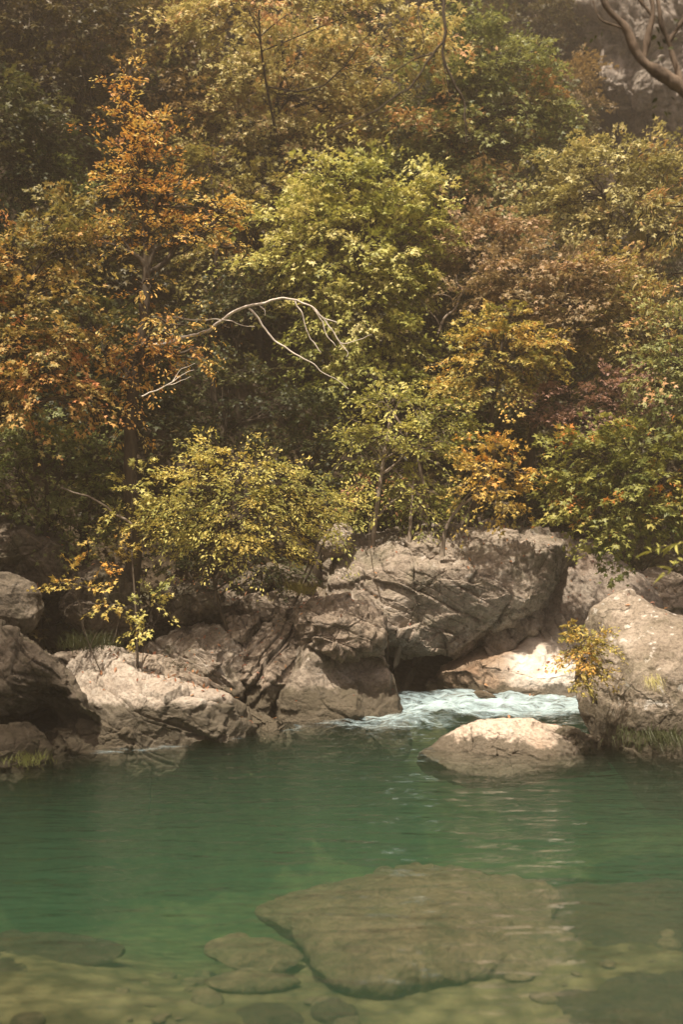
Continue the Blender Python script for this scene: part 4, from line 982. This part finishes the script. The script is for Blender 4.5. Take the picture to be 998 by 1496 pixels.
    tb.build('stem', BARK['dark'], root); lv.build('leaves', LEAF['lime'], root)

branches()

# ------------------------------------------------------------------ undergrowth, grass, fallen leaves
def ground_cover():
    rng = np.random.default_rng(31)
    lv = Leaves('maple')
    n = 5200
    Y = rng.uniform(13, 30, n); x = rng.uniform(-0.36, 0.38, n) * Y
    s = Y - yb(x)
    k = s > 2.2; x, Y = x[k], Y[k]
    z = ground_h(x, Y) + rng.uniform(0.0, 0.55, len(x))
    org = np.stack([x, Y, z], 1)
    outw = nrm(np.stack([rng.normal(size=len(x)), -np.abs(rng.normal(size=len(x))) - 0.3, rng.uniform(-0.2, 0.6, len(x))], 1))
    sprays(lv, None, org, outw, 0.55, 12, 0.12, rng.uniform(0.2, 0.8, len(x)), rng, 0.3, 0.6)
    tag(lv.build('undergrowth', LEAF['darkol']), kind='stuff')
    # fallen leaves on the rocks and banks: laid on whatever is below
    dg = bpy.context.evaluated_depsgraph_get()
    lv = Leaves('oval')
    P, A, Nn, S, H = [], [], [], [], []
    from mathutils.bvhtree import BVHTree
    vs, fs, off = [], [], 0
    for o in bpy.data.objects:
        if o.type == 'MESH' and o.get('category') in ('rock', 'rock slab', 'boulder'):
            me = o.data
            v = np.empty(len(me.vertices) * 3, np.float32); me.vertices.foreach_get('co', v); v = v.reshape(-1, 3)
            vs.append(v); 
            for p in me.polygons: fs.append([q + off for q in p.vertices])
            off += len(v)
    bvh = BVHTree.FromPolygons([tuple(q) for q in np.concatenate(vs)], fs)
    patches = [(200, 925, 90, 1.0), (270, 1015, 100, 0.8), (330, 930, 70, 0.7), (560, 800, 130, 0.5), (860, 840, 100, 1.0), (400, 905, 80, 0.5), (700, 790, 80, 0.5)]
    for (px, py, rad, w) in patches:
        for _ in range(int(300 * w)):
            Yq = rng.uniform(12.5, 17.8); xq = (px + rng.normal() * rad - 499) / F * Yq
            hit, nn, idx, dist = bvh.ray_cast(Vector((xq, Yq, 4.0)), Vector((0, 0, -1)))
            if hit is None or hit.z < 0.05 or nn.z < 0.45: continue
            P.append(hit + nn * 0.012); Nn.append(np.array(nn) + rng.normal(size=3) * 0.2); A.append(rng.normal(size=3)); S.append(rng.uniform(0.035, 0.07)); H.append(rng.uniform(0, 1))
    lv.add(np.array(P), np.array(A), np.array(Nn), np.array(S), np.array(H))
    tag(lv.build('fallen_leaves', LEAF['rust']), kind='stuff')
    # grass tufts
    def tuft(label, px, py, Yt, n, h, spread, mat, droop=0.5, name='grass_tuft', cat='grass tuft', down=False):
        c = at(px, py, Yt); v, f = [], []
        for i in range(n):
            b = c + np.array([rng.normal() * spread, rng.normal() * spread * 0.6, rng.normal() * 0.03])
            d = nrm(np.array([rng.normal() * 0.5, rng.normal() * 0.4 - 0.25, -1.0 if down else 1.0]))
            hh = h * rng.uniform(0.5, 1.2); side = nrm(np.cross(d, [0, 1, 0.2])) * 0.0035
            st = len(v)
            for q, t in enumerate((0, 0.4, 0.75, 1.0)):
                p = b + d * hh * t + np.array([d[0], d[1], -0.6]) * droop * hh * t * t
                wd = side * (1 - t * 0.95)
                v += [p - wd, p + wd]
            for q in range(3): f.append([st + 2 * q, st + 2 * q + 1, st + 2 * q + 3, st + 2 * q + 2])
        o = mesh_obj(name, np.array(v), np.array(f), mat, smooth=False, attr={'hue': rng.random(len(v)) * 0.3 + 0.3})
        tag(o, label, cat, kind='stuff' if 'moss' in name else None)
    tuft('dark green grass tuft on the left bank above the pale waterline slab', 135, 945, 13.4, 420, 0.28, 0.17, LEAF['darkgr'])
    tuft('small grass tuft in the crack above the broad grey-brown block', 255, 985, 13.5, 160, 0.22, 0.07, LEAF['darkgr'])
    tuft('grass tuft at the edge of the outcrop under the yellow-green bush', 440, 865, 14.4, 160, 0.25, 0.1, LEAF['olive'])
    tuft('hanging ferny moss on the shaded lower right side of the large boulder', 975, 1070, 11.6, 500, 0.16, 0.24, LEAF['darkgr'], 0.2, 'hanging_moss', 'moss', True)
    tuft('dry grass tuft clinging to the face of the large boulder', 955, 990, 11.5, 50, 0.14, 0.06, LEAF['tan'], 0.3, 'grass_tuft', 'grass tuft', True)
    tuft('bright green moss cushion at the waterline of the small mossy rock', 35, 1112, 11.15, 260, 0.09, 0.13, LEAF['green'], 0.2, 'moss', 'moss')

ground_cover()

def cobbles():
    rng = np.random.default_rng(64)
    import bmesh
    bm = bmesh.new(); bmesh.ops.create_icosphere(bm, subdivisions=2, radius=1.0)
    bv = np.array([v.co[:] for v in bm.verts]); bf = np.array([[v.index for v in f.verts] for f in bm.faces]); bm.free()
    V, Fc, off = [], [], 0
    for _ in range(260):
        y = rng.uniform(5.0, 9.6); x = rng.uniform(-0.36, 0.36) * y
        if perlin(np.array([[x * 0.8, y * 0.8, 3.0]]), 7)[0] < -0.05: continue
        r = 0.02 + 0.10 * rng.random() ** 3
        v = bv * (1 + 0.25 * perlin(bv * 1.3 + rng.uniform(0, 50), 3))[:, None]
        a = rng.uniform(0, 6.28); v = v * r * np.array([rng.uniform(0.9, 1.8), 1.0, rng.uniform(0.25, 0.45)])
        v = v @ np.array([[math.cos(a), math.sin(a), 0], [-math.sin(a), math.cos(a), 0], [0, 0, 1]])
        V.append(v + np.array([x, y, float(ground_h(x, y)) + r * 0.05])); Fc.append(bf + off); off += len(bv)
    tag(mesh_obj('riverbed_cobbles', np.concatenate(V), np.concatenate(Fc), ROCK['bed']), kind='stuff')

cobbles()

# ------------------------------------------------------------------ haze
def haze():
    x0, x1, y0, y1, z0, z1 = -60, 60, -44, 66, -6, 31
    v = np.array([(x, y, z) for z in (z0, z1) for y in (y0, y1) for x in (x0, x1)], float)
    f = np.array([[0, 2, 3, 1], [4, 5, 7, 6], [0, 1, 5, 4], [2, 6, 7, 3], [0, 4, 6, 2], [1, 3, 7, 5]])
    m, N, L, out = newmat('haze_air')
    pv = N('ShaderNodeVolumePrincipled', ins={'Color': (0.93, 0.81, 0.68, 1), 'Density': 0.0028, 'Anisotropy': 0.3})
    L(pv.outputs[0], out.inputs['Volume'])
    tag(mesh_obj('haze', v, f, m, smooth=False), kind='stuff')

haze()

# ------------------------------------------------------------------ light, world, camera
SUN_EL, SUN_AZ = 68.0, 203.0      # azimuth clockwise from +Y: from behind the camera, to the left
w = bpy.data.worlds.new('World'); sc.world = w; w.use_nodes = True
nt = w.node_tree
bg = nt.nodes['Background']
sky = nt.nodes.new('ShaderNodeTexSky'); sky.sky_type = 'NISHITA'; sky.sun_disc = False
sky.sun_elevation = R(SUN_EL); sky.sun_rotation = R(SUN_AZ); sky.dust_density = 6.0; sky.air_density = 0.8; sky.ozone_density = 0.4
tint = nt.nodes.new('ShaderNodeMix'); tint.data_type = 'RGBA'; tint.blend_type = 'MULTIPLY'; tint.inputs[0].default_value = 1.0
tint.inputs[7].default_value = (1.0, 0.87, 0.74, 1)
nt.links.new(sky.outputs[0], tint.inputs[6]); nt.links.new(tint.outputs[2], bg.inputs[0])
bg.inputs[1].default_value = 0.055
sd = bpy.data.lights.new('sun', 'SUN'); sd.energy = 3.6; sd.angle = R(1.5); sd.color = (1.0, 0.885, 0.72)
so = bpy.data.objects.new('sun', sd); col.objects.link(so)
az, el = R(SUN_AZ), R(SUN_EL)
d = Vector((math.sin(az) * math.cos(el), math.cos(az) * math.cos(el), math.sin(el)))
so.rotation_euler = d.to_track_quat('Z', 'Y').to_euler()

cd = bpy.data.cameras.new('camera'); cam = bpy.data.objects.new('camera', cd); col.objects.link(cam)
cam.location = (0, 0, CAMZ); cam.rotation_euler = (R(90), 0, 0)
cd.sensor_fit = 'VERTICAL'; cd.sensor_height = 36; cd.lens = 36 * F / 1496
cd.clip_start = 0.05; cd.clip_end = 1000
cd.dof.use_dof = True; cd.dof.focus_distance = 14.5; cd.dof.aperture_fstop = 1.0
sc.camera = cam

sc.view_settings.view_transform = 'Standard'; sc.view_settings.look = 'None'; sc.view_settings.gamma = 1; sc.view_settings.use_curve_mapping = False
sc.view_settings.exposure = 1.32
cy = sc.cycles
cy.use_denoising = True
cy.max_bounces = 8; cy.transparent_max_bounces = 24; cy.volume_bounces = 1; cy.diffuse_bounces = 3; cy.glossy_bounces = 3; cy.transmission_bounces = 4
cy.caustics_reflective = False; cy.caustics_refractive = False
